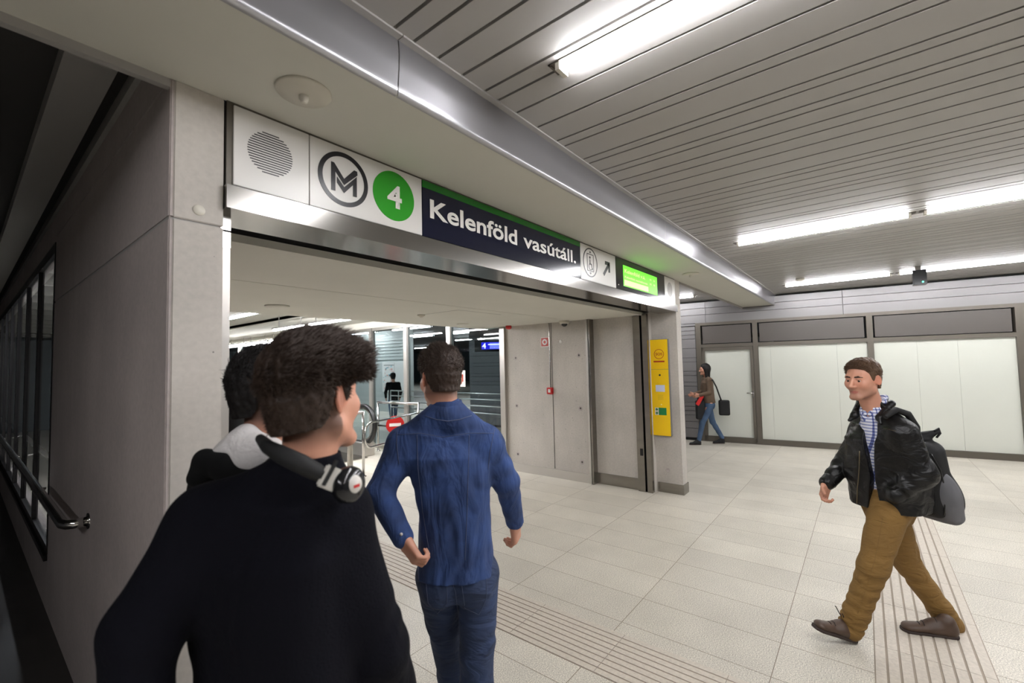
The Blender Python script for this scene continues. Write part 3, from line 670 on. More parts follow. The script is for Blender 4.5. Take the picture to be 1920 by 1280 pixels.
rail(pa, pa+np.array([-1.2, 1.6, 0]), 1.0, .026); post(pa+np.array([-1.2, 1.6, 0]), 1.02)
lo = [pa+np.array([.12, .06, .70])]
q1 = pa+(pc-pa)*.12
for k in range(13):
    q = math.radians(90+k*15); lo.append(q1+np.array([0, 0, .62])+(_u(pc-pa)*math.cos(q)*.16+np.array([0, 0, 1])*math.sin(q)*.2))
lo = [pc+np.array([0, 0, .82])]+lo[1:]+[pc+np.array([0, 0, .42])]
MB().tube(lo, .016, 10).build('loop_rail', MT['chrome'], br)
MB().tube([pz, pz+np.array([0, 0, 1.15])], .045, 16).build('column', MT['steel'], br)
t = thing('no_entry_sign', 'round red no entry sign fixed on the barrier rails', 'sign', (0, 0, 0))
c0 = at(741, 796, 8.2); nn = _u(np.array([CAM[0]-c0[0], CAM[1]-c0[1], 0])); dd = np.cross(Z, nn)
t.location = c0; WL[t.name] = Vector(c0)
MB().lathe(c0, nn, [(0, .006), (.165, .006), (.165, -.006), (0, -.006)], 36, smooth=False).build('disc', MT['red'], t)
MB().obox(c0+nn*.008, dd, Z, nn, (.105, .028, .002)).build('white_bar', MT['white'], t)
# ================================================================== implicit surfaces for people and soft things
def smin(a, b, k):
    if k <= 0: return np.minimum(a, b)
    h = np.clip(.5+.5*(b-a)/k, 0, 1); return b*(1-h)+a*h-k*h*(1-h)
_rs = np.random.RandomState(5); _LAT = _rs.rand(32, 32, 32).astype(np.float32)*2-1
def vnoise(x, y, z):
    xi = np.floor(x).astype(int); yi = np.floor(y).astype(int); zi = np.floor(z).astype(int)
    fx = x-xi; fy = y-yi; fz = z-zi
    fx = fx*fx*(3-2*fx); fy = fy*fy*(3-2*fy); fz = fz*fz*(3-2*fz)
    g = lambda a, b, c: _LAT[(xi+a) & 31, (yi+b) & 31, (zi+c) & 31]
    l = lambda a, b, t: a+(b-a)*t
    return l(l(l(g(0, 0, 0), g(1, 0, 0), fx), l(g(0, 1, 0), g(1, 1, 0), fx), fy), l(l(g(0, 0, 1), g(1, 0, 1), fx), l(g(0, 1, 1), g(1, 1, 1), fx), fy), fz)
def V(*a): return np.array(a if len(a) > 1 else a[0], float)
class SDF:
    def __init__(s, h): s.h = h; s.ops = []
    def add(s, fn, pts, rad, k=.02, op='u'):
        P = np.array(pts); s.ops.append((fn, P.min(0)-rad, P.max(0)+rad, k, op)); return s
    def cone(s, a, b, r1, r2, k=.02, op='u', flat=None, fold=None):
        """tapered capsule a->b; flat=(dir, factor); fold=(amplitude, waves per metre, seed)"""
        a = V(a); b = V(b); ab = b-a; L2 = max(ab@ab, 1e-9); L_ = math.sqrt(L2)
        def fn(x, y, z):
            px, py, pz = x-a[0], y-a[1], z-a[2]
            t0 = (px*ab[0]+py*ab[1]+pz*ab[2])/L2; t = np.clip(t0, 0, 1)
            qx, qy, qz = px-t*ab[0], py-t*ab[1], pz-t*ab[2]; d2 = qx*qx+qy*qy+qz*qz
            sc = 1
            if flat: w_ = qx*flat[0][0]+qy*flat[0][1]+qz*flat[0][2]; d2 = d2+(1/flat[1]**2-1)*w_*w_; sc = min(flat[1], 1)
            d = (np.sqrt(d2)-(r1+(r2-r1)*t))*sc
            if fold:
                n = vnoise(px*7+fold[2], py*7+3, pz*7+7); d = d+fold[0]*np.sin(t*L_*fold[1]+5*n+fold[2])*np.clip(.6+n, .1, 1)
            return d
        R = max(r1, r2)/(min(flat[1], 1) if flat else 1)*1.0
        return s.add(fn, [a, b], (R if not flat else max(r1, r2)*max(1, flat[1]))+k+.012, k, op)
    def ell(s, c, B, rad, k=.02, op='u'):
        """ellipsoid, basis rows B, radii rad"""
        c = V(c); B = np.array(B, float); r = V(rad)
        def fn(x, y, z):
            px, py, pz = x-c[0], y-c[1], z-c[2]; q = [(px*B[i][0]+py*B[i][1]+pz*B[i][2]) for i in range(3)]
            k0 = np.sqrt(sum((q[i]/r[i])**2 for i in range(3))); k1 = np.sqrt(sum((q[i]/r[i]**2)**2 for i in range(3)))+1e-9
            return k0*(k0-1)/k1
        return s.add(fn, [c], max(r)+k+.012, k, op)
    def box(s, c, B, half, r, k=.01, op='u'):
        c = V(c); B = np.array(B, float); h_ = V(half)-r
        def fn(x, y, z):
            px, py, pz = x-c[0], y-c[1], z-c[2]; q = [np.abs(px*B[i][0]+py*B[i][1]+pz*B[i][2])-h_[i] for i in range(3)]
            return np.sqrt(sum(np.maximum(v, 0)**2 for v in q))+np.minimum(np.maximum(np.maximum(q[0], q[1]), q[2]), 0)-r
        return s.add(fn, [c], float(np.linalg.norm(half))+k+.012, k, op)
    def loft(s, secs, r_, f_, n=2.4, k=.02, op='u', disp=None):
        """secs: (centre, half width, half depth) sorted by height"""
        secs = sorted(secs, key=lambda q: q[0][2]); C_ = np.array([q[0] for q in secs]); A = [q[1] for q in secs]; Bd = [q[2] for q in secs]; zs = C_[:, 2]
        def fn(x, y, z):
            zc = z+0*x[:1, :1]; zz = z
            cx = np.interp(zz, zs, C_[:, 0]); cy = np.interp(zz, zs, C_[:, 1]); a = np.interp(zz, zs, A); b = np.interp(zz, zs, Bd)
            px, py = x-cx, y-cy; u = px*r_[0]+py*r_[1]; v = px*f_[0]+py*f_[1]
            d = ((np.abs(u/a)**n+np.abs(v/b)**n)**(1/n)-1)*np.minimum(a, b)
            if disp is not None: d = d+disp(u, v, zz)
            e = np.maximum(zs[0]-zz, zz-zs[-1])
            return np.maximum(d, e)
        m = max(max(A), max(Bd)); P = np.concatenate([C_-[m, m, 0], C_+[m, m, 0]])
        return s.add(fn, P, k+.012, k, op)
    def cut(s, p, n): s.ops.append(('cut', V(p), V(n), 0, 'c')); return s
    def run(s):
        pos = [o for o in s.ops if o[4] == 'u']; h = np.float32(s.h)
        lo = np.min([o[1] for o in pos], 0)-2*s.h; hi = np.max([o[2] for o in pos], 0)+2*s.h
        N = np.ceil((hi-lo)/s.h).astype(int)+1; F = np.full(N, .3, np.float32)
        ax = [(lo[i]+np.arange(N[i])*s.h).astype(np.float32) for i in range(3)]
        for fn, a, b, k, op in s.ops:
            if op == 'c':
                p, n = a, b
                d = ((ax[0][:, None, None]-p[0])*n[0]+(ax[1][None, :, None]-p[1])*n[1]+(ax[2][None, None, :]-p[2])*n[2]).astype(np.float32)
                F = np.maximum(F, d); continue
            i0 = np.clip(np.floor((a-lo)/s.h).astype(int), 0, N); i1 = np.clip(np.ceil((b-lo)/s.h).astype(int)+1, 0, N)
            if (i1 <= i0).any(): continue
            sl = tuple(slice(i0[i], i1[i]) for i in range(3))
            x = ax[0][sl[0]][:, None, None]; y = ax[1][sl[1]][None, :, None]; z = ax[2][sl[2]][None, None, :]
            d = fn(x, y, z).astype(np.float32)
            if op == 'u': F[sl] = smin(F[sl], d, k)
            else: F[sl] = -smin(-F[sl], d, k)
        return surfnet(F, lo, s.h)
def surfnet(F, lo, h):
    S_ = F < 0; nx, ny, nz = F.shape
    cnt = np.zeros((nx-1, ny-1, nz-1), np.int8)
    for i in (0, 1):
        for j in (0, 1):
            for k in (0, 1): cnt += S_[i:nx-1+i, j:ny-1+j, k:nz-1+k]
    act = np.argwhere((cnt > 0) & (cnt < 8)); idx = np.full(cnt.shape, -1, np.int32); idx[tuple(act.T)] = np.arange(len(act))
    P = np.zeros((len(act), 3)); W_ = np.zeros(len(act)); cor = [(i, j, k) for i in (0, 1) for j in (0, 1) for k in (0, 1)]
    val = {c: F[act[:, 0]+c[0], act[:, 1]+c[1], act[:, 2]+c[2]] for c in cor}
    for c in cor:
        for a in range(3):
            if c[a] == 0:
                e = list(c); e[a] = 1; e = tuple(e); v0, v1 = val[c], val[e]; m = (v0 < 0) != (v1 < 0)
                t = np.where(m, v0/np.where(m, v0-v1, 1), 0); q = np.tile(np.array(c, float), (len(act), 1)); q[:, a] += t
                P[m] += q[m]; W_ += m
    P = (act+P/W_[:, None])*h+lo
    fs = []
    for a in range(3):
        b, c = (a+1) % 3, (a+2) % 3
        s0 = [slice(None)]*3; s1 = [slice(None)]*3; s0[a] = slice(0, -1); s1[a] = slice(1, None)
        ch = np.argwhere(S_[tuple(s0)] != S_[tuple(s1)])
        ok = (ch[:, b] > 0) & (ch[:, c] > 0) & (ch[:, b] < F.shape[b]-1) & (ch[:, c] < F.shape[c]-1); ch = ch[ok]
        ins = S_[tuple(ch.T)]
        def cell(db, dc):
            q = ch.copy(); q[:, b] -= db; q[:, c] -= dc; return idx[tuple(q.T)]
        q = np.stack([cell(1, 1), cell(0, 1), cell(0, 0), cell(1, 0)], 1); q[~ins] = q[~ins][:, ::-1]; fs.append(q)
    return P, np.concatenate(fs)
def sdf_obj(sd, name, m, parent, tint=None, post=None):
    P, Q = sd.run()
    if post is not None: P = post(P)
    off = np.array(wl(parent)) if parent is not None else P.min(0)*[0, 0, 1]+[(P[:, 0].min()+P[:, 0].max())/2, (P[:, 1].min()+P[:, 1].max())/2, 0]
    me = bpy.data.meshes.new(name); me.vertices.add(len(P)); me.vertices.foreach_set('co', (P-off).astype(np.float32).ravel())
    me.loops.add(Q.size); me.loops.foreach_set('vertex_index', Q.astype(np.int32).ravel()); me.polygons.add(len(Q))
    me.polygons.foreach_set('loop_start', np.arange(0, Q.size, 4, dtype=np.int32)); me.polygons.foreach_set('loop_total', np.full(len(Q), 4, np.int32))
    me.update(calc_edges=True); me.polygons.foreach_set('use_smooth', np.ones(len(Q), bool)); me.materials.append(m)
    if tint is not None:
        c = np.ones((len(P), 4), np.float32); c[:, :3] = tint(P); at_ = me.attributes.new('tint', 'FLOAT_COLOR', 'POINT'); at_.data.foreach_set('color', c.ravel())
    o = bpy.data.objects.new(name, me); COL.objects.link(o)
    if parent is not None: o.parent = parent; WL[o.name] = Vector(off)
    else: o.location = off; WL[o.name] = Vector(off)
    o['_n'] = 0; del o['_n']
    return o, P, Q
def vnormals(P, Q):
    a = P[Q[:, 2]]-P[Q[:, 0]]; b = P[Q[:, 3]]-P[Q[:, 1]]; n = np.cross(a, b); N = np.zeros_like(P)
    for i in range(4): np.add.at(N, Q[:, i], n)
    return N/(np.linalg.norm(N, axis=1, keepdims=True)+1e-12)
# ------------------------------------------------------------------ materials of people
SK = srgb(192, 138, 114)
MP = {
 'skin': mat('skin', SK, .5, vcol=True, var=(30, .04)),
 'hair_dark': mat('dark_brown_hair', srgb(50, 37, 29), .55, spec=.3),
 'hair_black': mat('near_black_hair', srgb(22, 18, 17), .6, spec=.3),
 'hair_brown': mat('brown_hair', srgb(88, 66, 49), .5, spec=.3),
 'denim': mat('denim_shirt', srgb(40, 62, 108), .85, var=(11, .42), bump=(220, .25, .002), bump2=(13, .8, .03, (1, 1, .3))),
 'jeans': mat('blue_jeans', srgb(38, 52, 82), .85, var=(7, .5), bump=(220, .25, .002), bump2=(12, .8, .03, (.6, .6, 1.3))),
 'jeans2': mat('worn_jeans', srgb(66, 88, 116), .85, var=(6, .4)),
 'stitch': mat('denim_stitching', srgb(74, 82, 108), .8),
 'navyknit': mat('navy_knit', srgb(9, 9, 17), .95, bump=(180, .5, .004), spec=.15, bump2=(5, .6, .04, (1, 1, .5))),
 'blackcloth': mat('black_cloth', srgb(12, 12, 13), .9, spec=.2),
 'greyhood': mat('grey_hood', srgb(196, 192, 190), .9, bump=(90, .3, .003), bump2=(14, .6, .02, (1, 1, 1))),
 'leather': mat('black_leather', srgb(8, 7, 7), .42, bump=(90, .2, .002), spec=.35, bump2=(11, .7, .03, (.8, .8, 1.3))),
 'chino': mat('mustard_chino', srgb(120, 90, 42), .85, var=(6, .12), bump=(150, .15, .002), bump2=(13, .8, .025, (.6, .6, 1.4))),
 'shoe': mat('brown_leather_shoe', srgb(74, 56, 44), .5, var=(14, .2)),
 'sole': mat('shoe_sole', srgb(52, 40, 34), .7),
 'lace': mat('dark_lace', srgb(36, 28, 26), .8),
 'bag': mat('black_nylon', srgb(13, 13, 14), .75, bump=(60, .2, .004)),
 'baggrey': mat('grey_nylon', srgb(98, 98, 101), .75),
 'brownknit': mat('brown_jumper', srgb(98, 80, 64), .9),
 'redbag': mat('red_cloth', srgb(200, 30, 30), .7),
 'eye': mat('eye_white', srgb(215, 208, 202), .25), 'iris': mat('iris', srgb(52, 44, 38), .2),
 'brow': mat('eyebrow', srgb(62, 44, 34), .9),
 'silver': mat('silver_plastic', srgb(190, 186, 178), .4), 'zip': mat('zip_metal', srgb(110, 100, 80), .35, metal=.8),
}
def plaid():
    m = bpy.data.materials.new('plaid_shirt'); m.use_nodes = True; N = m.node_tree.nodes; L = m.node_tree.links; b = N['Principled BSDF']; b.inputs['Roughness'].default_value = .85
    tc = N.new('ShaderNodeTexCoord'); sp = N.new('ShaderNodeSeparateXYZ'); L.new(tc.outputs['Object'], sp.inputs[0])
    def stripes(src, per, wd, ph=0):
        a = N.new('ShaderNodeMath'); a.operation = 'MULTIPLY_ADD'; L.new(src, a.inputs[0]); a.inputs[1].default_value = 1/per; a.inputs[2].default_value = ph
        f = N.new('ShaderNodeMath'); f.operation = 'FRACT'; L.new(a.outputs[0], f.inputs[0])
        l = N.new('ShaderNodeMath'); l.operation = 'LESS_THAN'; L.new(f.outputs[0], l.inputs[0]); l.inputs[1].default_value = wd; return l.outputs[0]
    dg = N.new('ShaderNodeMath'); dg.operation = 'SUBTRACT'; L.new(sp.outputs[0], dg.inputs[0]); L.new(sp.outputs[1], dg.inputs[1])
    cur = None
    for src, per, wd in ((sp.outputs[2], .019, .28), (dg.outputs[0], .026, .28)):
        s_ = stripes(src, per, wd)
        if cur is None: cur = s_
        else:
            q = N.new('ShaderNodeMath'); q.operation = 'ADD'; L.new(cur, q.inputs[0]); L.new(s_, q.inputs[1]); cur = q.outputs[0]
    mr = N.new('ShaderNodeMath'); mr.operation = 'MULTIPLY'; L.new(cur, mr.inputs[0]); mr.inputs[1].default_value = .5
    cr = N.new('ShaderNodeValToRGB'); L.new(mr.outputs[0], cr.inputs[0]); e = cr.color_ramp.elements
    e[0].color = (*srgb(206, 208, 218), 1); e[1].color = (*srgb(30, 36, 92), 1); q = e.new(.5); q.color = (*srgb(92, 104, 158), 1)
    L.new(cr.outputs[0], b.inputs['Base Color']); return m
MP['plaid'] = plaid()
# ------------------------------------------------------------------ body parts
CF = _u(np.array([.782, .621, 0])); CR = _u(np.array([.621, -.782, 0])); UP = np.array([0, 0, 1.])
def rotz(v, deg):
    q = math.radians(deg); c, s = math.cos(q), math.sin(q); return np.array([v[0]*c-v[1]*s, v[0]*s+v[1]*c, v[2]])
def atz(px, z, d):
    """point at image column px, height z, camera distance d"""
    a = at(px, 600, d); b = at(px, 700, d); return a+(b-a)*((z-a[2])/(b[2]-a[2]))
def basis(yawdir, pitch=0, roll=0):
    f = _u(V(yawdir)); r = np.cross(f, UP); q = math.radians(pitch)
    f2 = f*math.cos(q)+UP*math.sin(q); u2 = np.cross(r, f2)
    q = math.radians(roll); r3 = r*math.cos(q)+u2*math.sin(q); u3 = np.cross(r3, f2); return r3, f2, u3
def head_sdf(s, c, B, sc=1.0, face=True, stub=0):
    r, f, u = B
    def p(x, y, z): return c+(r*x+f*y+u*z)*sc
    R = [r, f, u]; q = sc
    s.ell(p(0, -.012, .028), R, (.076*q, .097*q, .089*q), .02)
    s.ell(p(0, .022, -.03), R, (.064*q, .070*q, .082*q), .03)
    for x in (-1, 1):
        s.cone(p(.050*x, .004, -.062), p(.018*x, .074, -.098), .020*q, .017*q, .02)
        s.ell(p(.040*x, .062, -.022), R, (.024*q, .024*q, .026*q), .025)
    s.cone(p(-.010, .083, -.100), p(.010, .083, -.100), .017*q, .017*q, .02)
    s.cone(p(-.036, .072, .024), p(.036, .072, .024), .017*q, .017*q, .014)
    for x in (-1, 1): s.ell(p(.032*x, .100, .004), R, (.019*q, .016*q, .012*q), .012, 's')
    s.cone(p(0, .087, .014), p(0, .115, -.030), .0085*q, .0115*q, .010)
    for x in (-1, 1): s.ell(p(.013*x, .101, -.035), R, (.009*q, .011*q, .008*q), .008)
    s.ell(p(0, .072, -.066), R, (.030*q, .020*q, .022*q), .014)
    for x in (-1, 1):
        s.cone(p(.023*x, .081, -.0665), p(0, .0905, -.0625), .003*q, .0048*q, .004); s.cone(p(.021*x, .081, -.0685), p(0, .0885, -.0735), .003*q, .0062*q, .004)
        s.cone(p(.026*x, .087, -.0675), p(0, .0975, -.0675), .0012*q, .0024*q, .003, 's')
    for x in (-1, 1):
        for y in (0, ): s.ell(p(.031*x, .0738, .0092), R, (.0175*q, .0165*q, .0090*q), .004); s.ell(p(.031*x, .0725, -.0115), R, (.0165*q, .0150*q, .0085*q), .004)
        e = _u(r*x*.55-f*.80+u*.12); n_ = _u(np.cross(u, e)) ; n2 = _u(np.cross(e, n_))
        ec = p(.078*x, -.012, -.004)
        s.ell(ec, [n_, e, n2], (.007*q, .018*q, .031*q), .007)
        s.ell(ec+(r*x*.010+e*.001+u*.004)*q, [n_, e, n2], (.0062*q, .011*q, .019*q), .005, 's')
def skin_tint(c, B, sc=1, beard=0., nape=0., hairc=None):
    r, f, u = B
    def fn(P):
        q = (P-c)/sc; x, y, z = q@r, q@f, q@u; T = np.tile(np.array(SK), (len(P), 1))
        near = (np.abs(x) < .12) & (np.abs(y) < .16) & (np.abs(z) < .16)
        ear = near & (np.abs(x) > .070) & (z > -.045) & (z < .04); T[ear] = T[ear]*.65+np.array(srgb(200, 110, 84))*.35
        ch = near*np.exp(-((np.abs(x)-.042)**2+(z+.025)**2)/.0005)*(y > .03)*.16; T = T*(1-ch[:, None])+np.array(srgb(210, 120, 95))*ch[:, None]
        lip = near & (y > .078) & ((x/.0225)**2+((z+.068)/.0085)**2 < 1); T[lip] = srgb(158, 92, 80)
        if beard:
            b = near & (z < -.035) & (y > -.0) & (z > -.125); w_ = np.clip((-z-.035)/.03, 0, 1)*np.clip(y/.03, 0, 1)*b*beard; w_[lip] = 0
            T = T*(1-w_[:, None])+np.array(srgb(110, 82, 66))*w_[:, None]
        if nape:
            w_ = np.clip((z+.105)/.045, 0, 1)*(y < -.0)*near*nape*(np.abs(x) < .075); T = T*(1-w_[:, None])+np.array(hairc)*w_[:, None]
        return T
    return fn
HLF = ([-.12, -.05, -.034, -.022, .004, .018, .030, .055, .075, .1], [-.064, -.056, -.035, .022, .026, -.012, -.004, .050, .066, .074])
HLR = ([-.12, -.05, -.034, -.022, .004, .018, .028, .040, .055, .075, .1], [-.066, -.060, -.038, .020, .024, -.014, -.004, .040, .062, .073, .080])
HL = ([-.12, -.05, -.034, -.022, .004, .018, .030, .055, .075, .1], [-.080, -.074, -.045, .022, .026, -.012, -.004, .050, .066, .074])
def hair_obj(parent, c, B, m, sc=1., top=.022, side=.007, style=None, n=5000, length=.02, topdir=(0, 0, 0), h=.003, hl=HL, seed=1, extra=None, width=.0007, fade=0):
    r, f, u = B; s = SDF(h); rs = np.random.RandomState(seed)
    def fn(x, y, z):
        px, py, pz = x-c[0], y-c[1], z-c[2]; X_, Y_, Z_ = [(px*v[0]+py*v[1]+pz*v[2])/sc for v in (r, f, u)]
        t = side+(top-side)*np.clip((Z_-.02)/.07, 0, 1); t = t*np.clip(.35+(Z_-np.interp(Y_, hl[0], hl[1]))/.03, .35, 1)
        a, b, e = .076+t*.8, .097+t*.7, .089+t
        q = (X_/a)**2+((Y_+.012)/b)**2+((Z_-.028)/e)**2; k0 = np.sqrt(q); k1 = np.sqrt((X_/a**2)**2+((Y_+.012)/b**2)**2+((Z_-.028)/e**2)**2)+1e-9
        d = k0*(k0-1)/k1
        # lower back of the head stays narrow
        q2 = (X_/(.060+side))**2+((Y_+.018)/(.078+side))**2; d2 = np.maximum((np.sqrt(q2)-1)*.06, np.abs(Z_+.045)-.045)
        d = smin(d, d2, .02)
        d = d+.0035*vnoise(X_*60+seed, Y_*60, Z_*40)*np.clip(t/.015, .3, 1.5)+.002*vnoise(X_*130, Y_*130+seed, Z_*90)
        hl_ = np.interp(Y_, hl[0], hl[1])
        return np.maximum(d, (hl_-Z_)*.8)*sc
    s.add(fn, [c], .15*sc, 0)
    if extra: extra(s)
    ob, P, Q = sdf_obj(s, 'hair', m, parent)
    # fine strands rooted on the surface
    N_ = vnormals(P, Q); q = (P-c)/sc; z = q@u; y = q@f
    wgt = np.clip(.25+np.clip((z-.0)/.08, 0, 1), 0, 1); hlv = np.interp(y, hl[0], hl[1]); wgt = wgt*(z > hlv+.004); wgt /= wgt.sum()
    pick = rs.choice(len(P), n, p=wgt); td = r*topdir[0]+f*topdir[1]+u*topdir[2]
    vs = []; fs = []
    for i, k in enumerate(pick):
        zz = np.clip((z[k]-.02)/.07, 0, 1); L_ = length*(.25+.75*zz)*(.6+.8*rs.rand()); n_ = N_[k]
        d = _u(n_*(.55-.25*zz)+td*zz+rs.randn(3)*.16-u*.25*(1-zz)); d2 = _u(d+td*.5*zz-n_*.25+rs.randn(3)*.12)
        p0 = P[k]-n_*.002+rs.randn(3)*.001; p1 = p0+d*L_*.5; p2 = p1+d2*L_*.5
        a = _u(np.cross(d, [.3, .5, .8])); b = np.cross(d, a); w_ = width*(1+rs.rand())
        o_ = len(vs)
        for pp, ww in ((p0, w_), (p1, w_*.75)):
            for q_ in range(3):
                t_ = q_*2.094; vs.append(pp+(a*math.cos(t_)+b*math.sin(t_))*ww)
        vs.append(p2)
        for q_ in range(3):
            e = (q_+1) % 3; fs += [(o_+q_, o_+e, o_+3+e, o_+3+q_), (o_+3+q_, o_+3+e, o_+6)]
    off = np.array(WL[ob.name]); me = bpy.data.meshes.new('hair_strands')
    # join the strands into the hair mesh
    allv = np.concatenate([P, np.array(vs)])-off if len(vs) else P-off
    F = [tuple(int(k) for k in q_) for q_ in Q]+[tuple(len(P)+k for k in f_) for f_ in fs]
    me.from_pydata(allv.tolist(), [], F); me.materials.append(m); me.polygons.foreach_set('use_smooth', np.ones(len(F), bool)); me.update()
    ob.data = me; return ob
def hand_sdf(s, w, d, n, side, curl=.5, sc=1., spread=0.):
    """w wrist, d towards the knuckles, n palm normal, side = direction of the thumb"""
    w = V(w); d = _u(V(d)); n = V(n); n = _u(n-d*(n@d)); t = np.cross(d, n); t = t*(1 if t@V(side) > 0 else -1)
    B = [t, d, n]; q = sc
    s.box(w+d*.045*q, B, (.036*q, .05*q, .0145*q), .012*q, .012)
    s.cone(w-d*.02*q, w+d*.02*q, .026*q, .027*q, .02, flat=(n, .75))
    s.cone(w+d*.02*q+t*.022*q, w+d*.055*q+t*.03*q+n*.006*q, .014*q, .012*q, .012)
    for i, (x, L_) in enumerate(((.029, .074), (.010, .082), (-.010, .076), (-.028, .060))):
        p = w+d*.088*q+t*x*q; ang = 0; dd = d+t*(x*spread*10); c_ = curl*(1+.12*i); r0 = .0086*q if i < 3 else .0076*q
        for j, (fr, an) in enumerate(((.42, .55), (.32, .9), (.26, .6))):
            ang += an*c_; v = _u(dd*math.cos(ang)+n*math.sin(ang)); p2 = p+v*L_*fr*q
            s.cone(p, p2, r0*(1-.09*j), r0*(1-.09*(j+1)), .0035 if j else .005); p = p2
    p = w+d*.022*q+t*.030*q; v = _u(t*.75+d*.75+n*.35); p2 = p+v*.036*q; s.cone(p, p2, .0125*q, .0105*q, .01)
    v = _u(t*.25+d*.9+n*(.35+.3*curl)); p3 = p2+v*.028*q; s.cone(p2, p3, .0105*q, .009*q, .003); p4 = p3+_u(v+n*.3*curl)*.022*q; s.cone(p3, p4, .0095*q, .0078*q, .003)
def frame_of(J, f): f = _u(V(f[0], f[1], 0)); return np.cross(f, UP), f
def shoe(parent, heel, toe, ank, m, sc=1., laces=True, lace_out=False):
    heel = V(heel); toe = V(toe); d = _u(toe-heel); L_ = np.linalg.norm(toe-heel); up = _u(UP-d*(UP@d)); sd_ = np.cross(d, up)
    if L_ > .31: L_ = .31
    q = sc
    s = SDF(.0045*max(1, sc*.9))
    s.cone(heel+d*.045*q+up*.045*q, heel+d*L_*.42+up*.05*q, .040*q, .040*q, .02, flat=(up, 1.1))
    s.cone(heel+d*L_*.42+up*.042*q, heel+d*(L_-.048*q)+up*.028*q, .043*q, .042*q, .03, flat=(up, .62))
    s.cone(heel+d*.055*q+up*.045*q, heel+d*.06*q+up*.085*q, .042*q, .045*q, .02)
    s.cone(heel+d*L_*.38+up*.07*q, heel+d*L_*.55+up*.055*q, .024*q, .02*q, .02)
    s.cut(heel+up*.012*q, -up); sh, P, Q = sdf_obj(s, 'shoe', m, parent)
    s = SDF(.0045)
    s.cone(heel+d*.045*q+up*.008*q, heel+d*L_*.5+up*.008*q, .041*q, .037*q, .01); s.cone(heel+d*L_*.5+up*.008*q, heel+d*(L_-.046*q)+up*.008*q, .040*q, .046*q, .01)
    s.cut(heel+up*.018*q, up); s.cut(heel+up*.0, -up); sdf_obj(s, 'sole', MP['sole'], sh)
    if laces:
        mb = MB()
        for k in range(5):
            c = heel+d*(L_*(.40+.07*k))+up*(.098-.0095*k)*q; mb.tube([c-sd_*.026*q-up*.012, c-sd_*.01+up*.001, c+sd_*.01+up*.001, c+sd_*.026*q-up*.012], .0028*q, 6)
        c = heel+d*L_*.40+up*.10*q
        if lace_out:
            mb.tube([c, c+d*.03+up*.03+sd_*.01, c+d*.055+up*.055+sd_*.01, c+d*.07+up*.062], .003, 6); mb.tube([c, c+d*.025+up*.028-sd_*.02, c+d*.045+up*.04-sd_*.03], .003, 6)
        mb.build('lace', MP['lace'], sh)
    return sh
def body_obj(parent, J, B, fdir, h=.004, sc=1., hands=(), tint=None, neck_r=.054):
    """one continuous skin surface: trunk, limbs, neck, head, hands"""
    r, f = frame_of(J, fdir); s = SDF(h); q = sc
    ch = (J['shL']+J['shR'])/2; pv = (J['hipL']+J['hipR'])/2; wa = ch*.45+pv*.55
    s.loft([(pv-UP*.08*q, .11*q, .08*q), (pv+UP*.03*q, .115*q, .085*q), (wa, .115*q, .08*q), (ch-UP*.12*q, .135*q, .085*q), (ch-UP*.03*q, .12*q, .055*q)], r, f, 2.2, .03)
    s.cone(J['shL']-UP*.01, J['neck']-UP*.03*q, .040*q, .040*q, .02); s.cone(J['shR']-UP*.01, J['neck']-UP*.03*q, .040*q, .040*q, .02); s.cone(wa+UP*.1*q, J['neck']-UP*.10*q+f*.02*q, .07*q, .05*q, .03)
    hc = J['head']; s.cone(J['neck']-UP*.03*q, hc-B[2]*.055*q-B[1]*.018*q, neck_r*1.08*q, neck_r*.97*q, .022)
    head_sdf(s, hc, B, q)
    for k in 'LR':
        s.cone(J['sh'+k], J['el'+k], .045*q, .036*q, .03); s.cone(J['el'+k], J['wr'+k], .037*q, .026*q, .015)
        s.cone(J['hip'+k], J['kn'+k], .075*q, .050*q, .03); s.cone(J['kn'+k], J['an'+k], .048*q, .034*q, .02)
        s.cone(J['an'+k], J['an'+k]*.75+J['toe'+k]*.25-UP*.03*q, .030*q, .016*q, .01)
    for hd in hands: hand_sdf(s, *hd)
    return sdf_obj(s, 'body', MP['skin'], parent, tint)[0]
from mathutils.bvhtree import BVHTree
def seam(parent, P, Q, px, m, rad=.0012, off=.001, name='seam'):
    """stitch line lying on a garment; px: image columns/rows looked up on the cloth surface"""
    tr = BVHTree.FromPolygons(P.tolist(), Q.tolist()); mb = MB(); pts = []
    for (x0, y0), (x1, y1) in zip(px[:-1], px[1:]):
        n = max(2, int(math.hypot(x1-x0, y1-y0)/7))
        for k in range(n): pts.append((x0+(x1-x0)*k/n, y0+(y1-y0)*k/n))
    pts.append(px[-1]); W_ = []
    for x, y in pts:
        d = at(x, y, 1)-CAM; hit = tr.ray_cast(Vector(CAM), Vector(_u(d)))
        if hit[0] is not None: W_.append(np.array(hit[0])+np.array(hit[1])*off)
    W_ = [p for i, p in enumerate(W_) if i == 0 or np.linalg.norm(p-W_[i-1]) < .08]
    if len(W_) > 2: return mb.tube(W_, rad, 6).build(name, m, parent)
# ================================================================== people
def person(name_lbl, base): return thing('person', name_lbl, 'person', base)
def mid(a, b, t=.5): return V(a)*(1-t)+V(b)*t
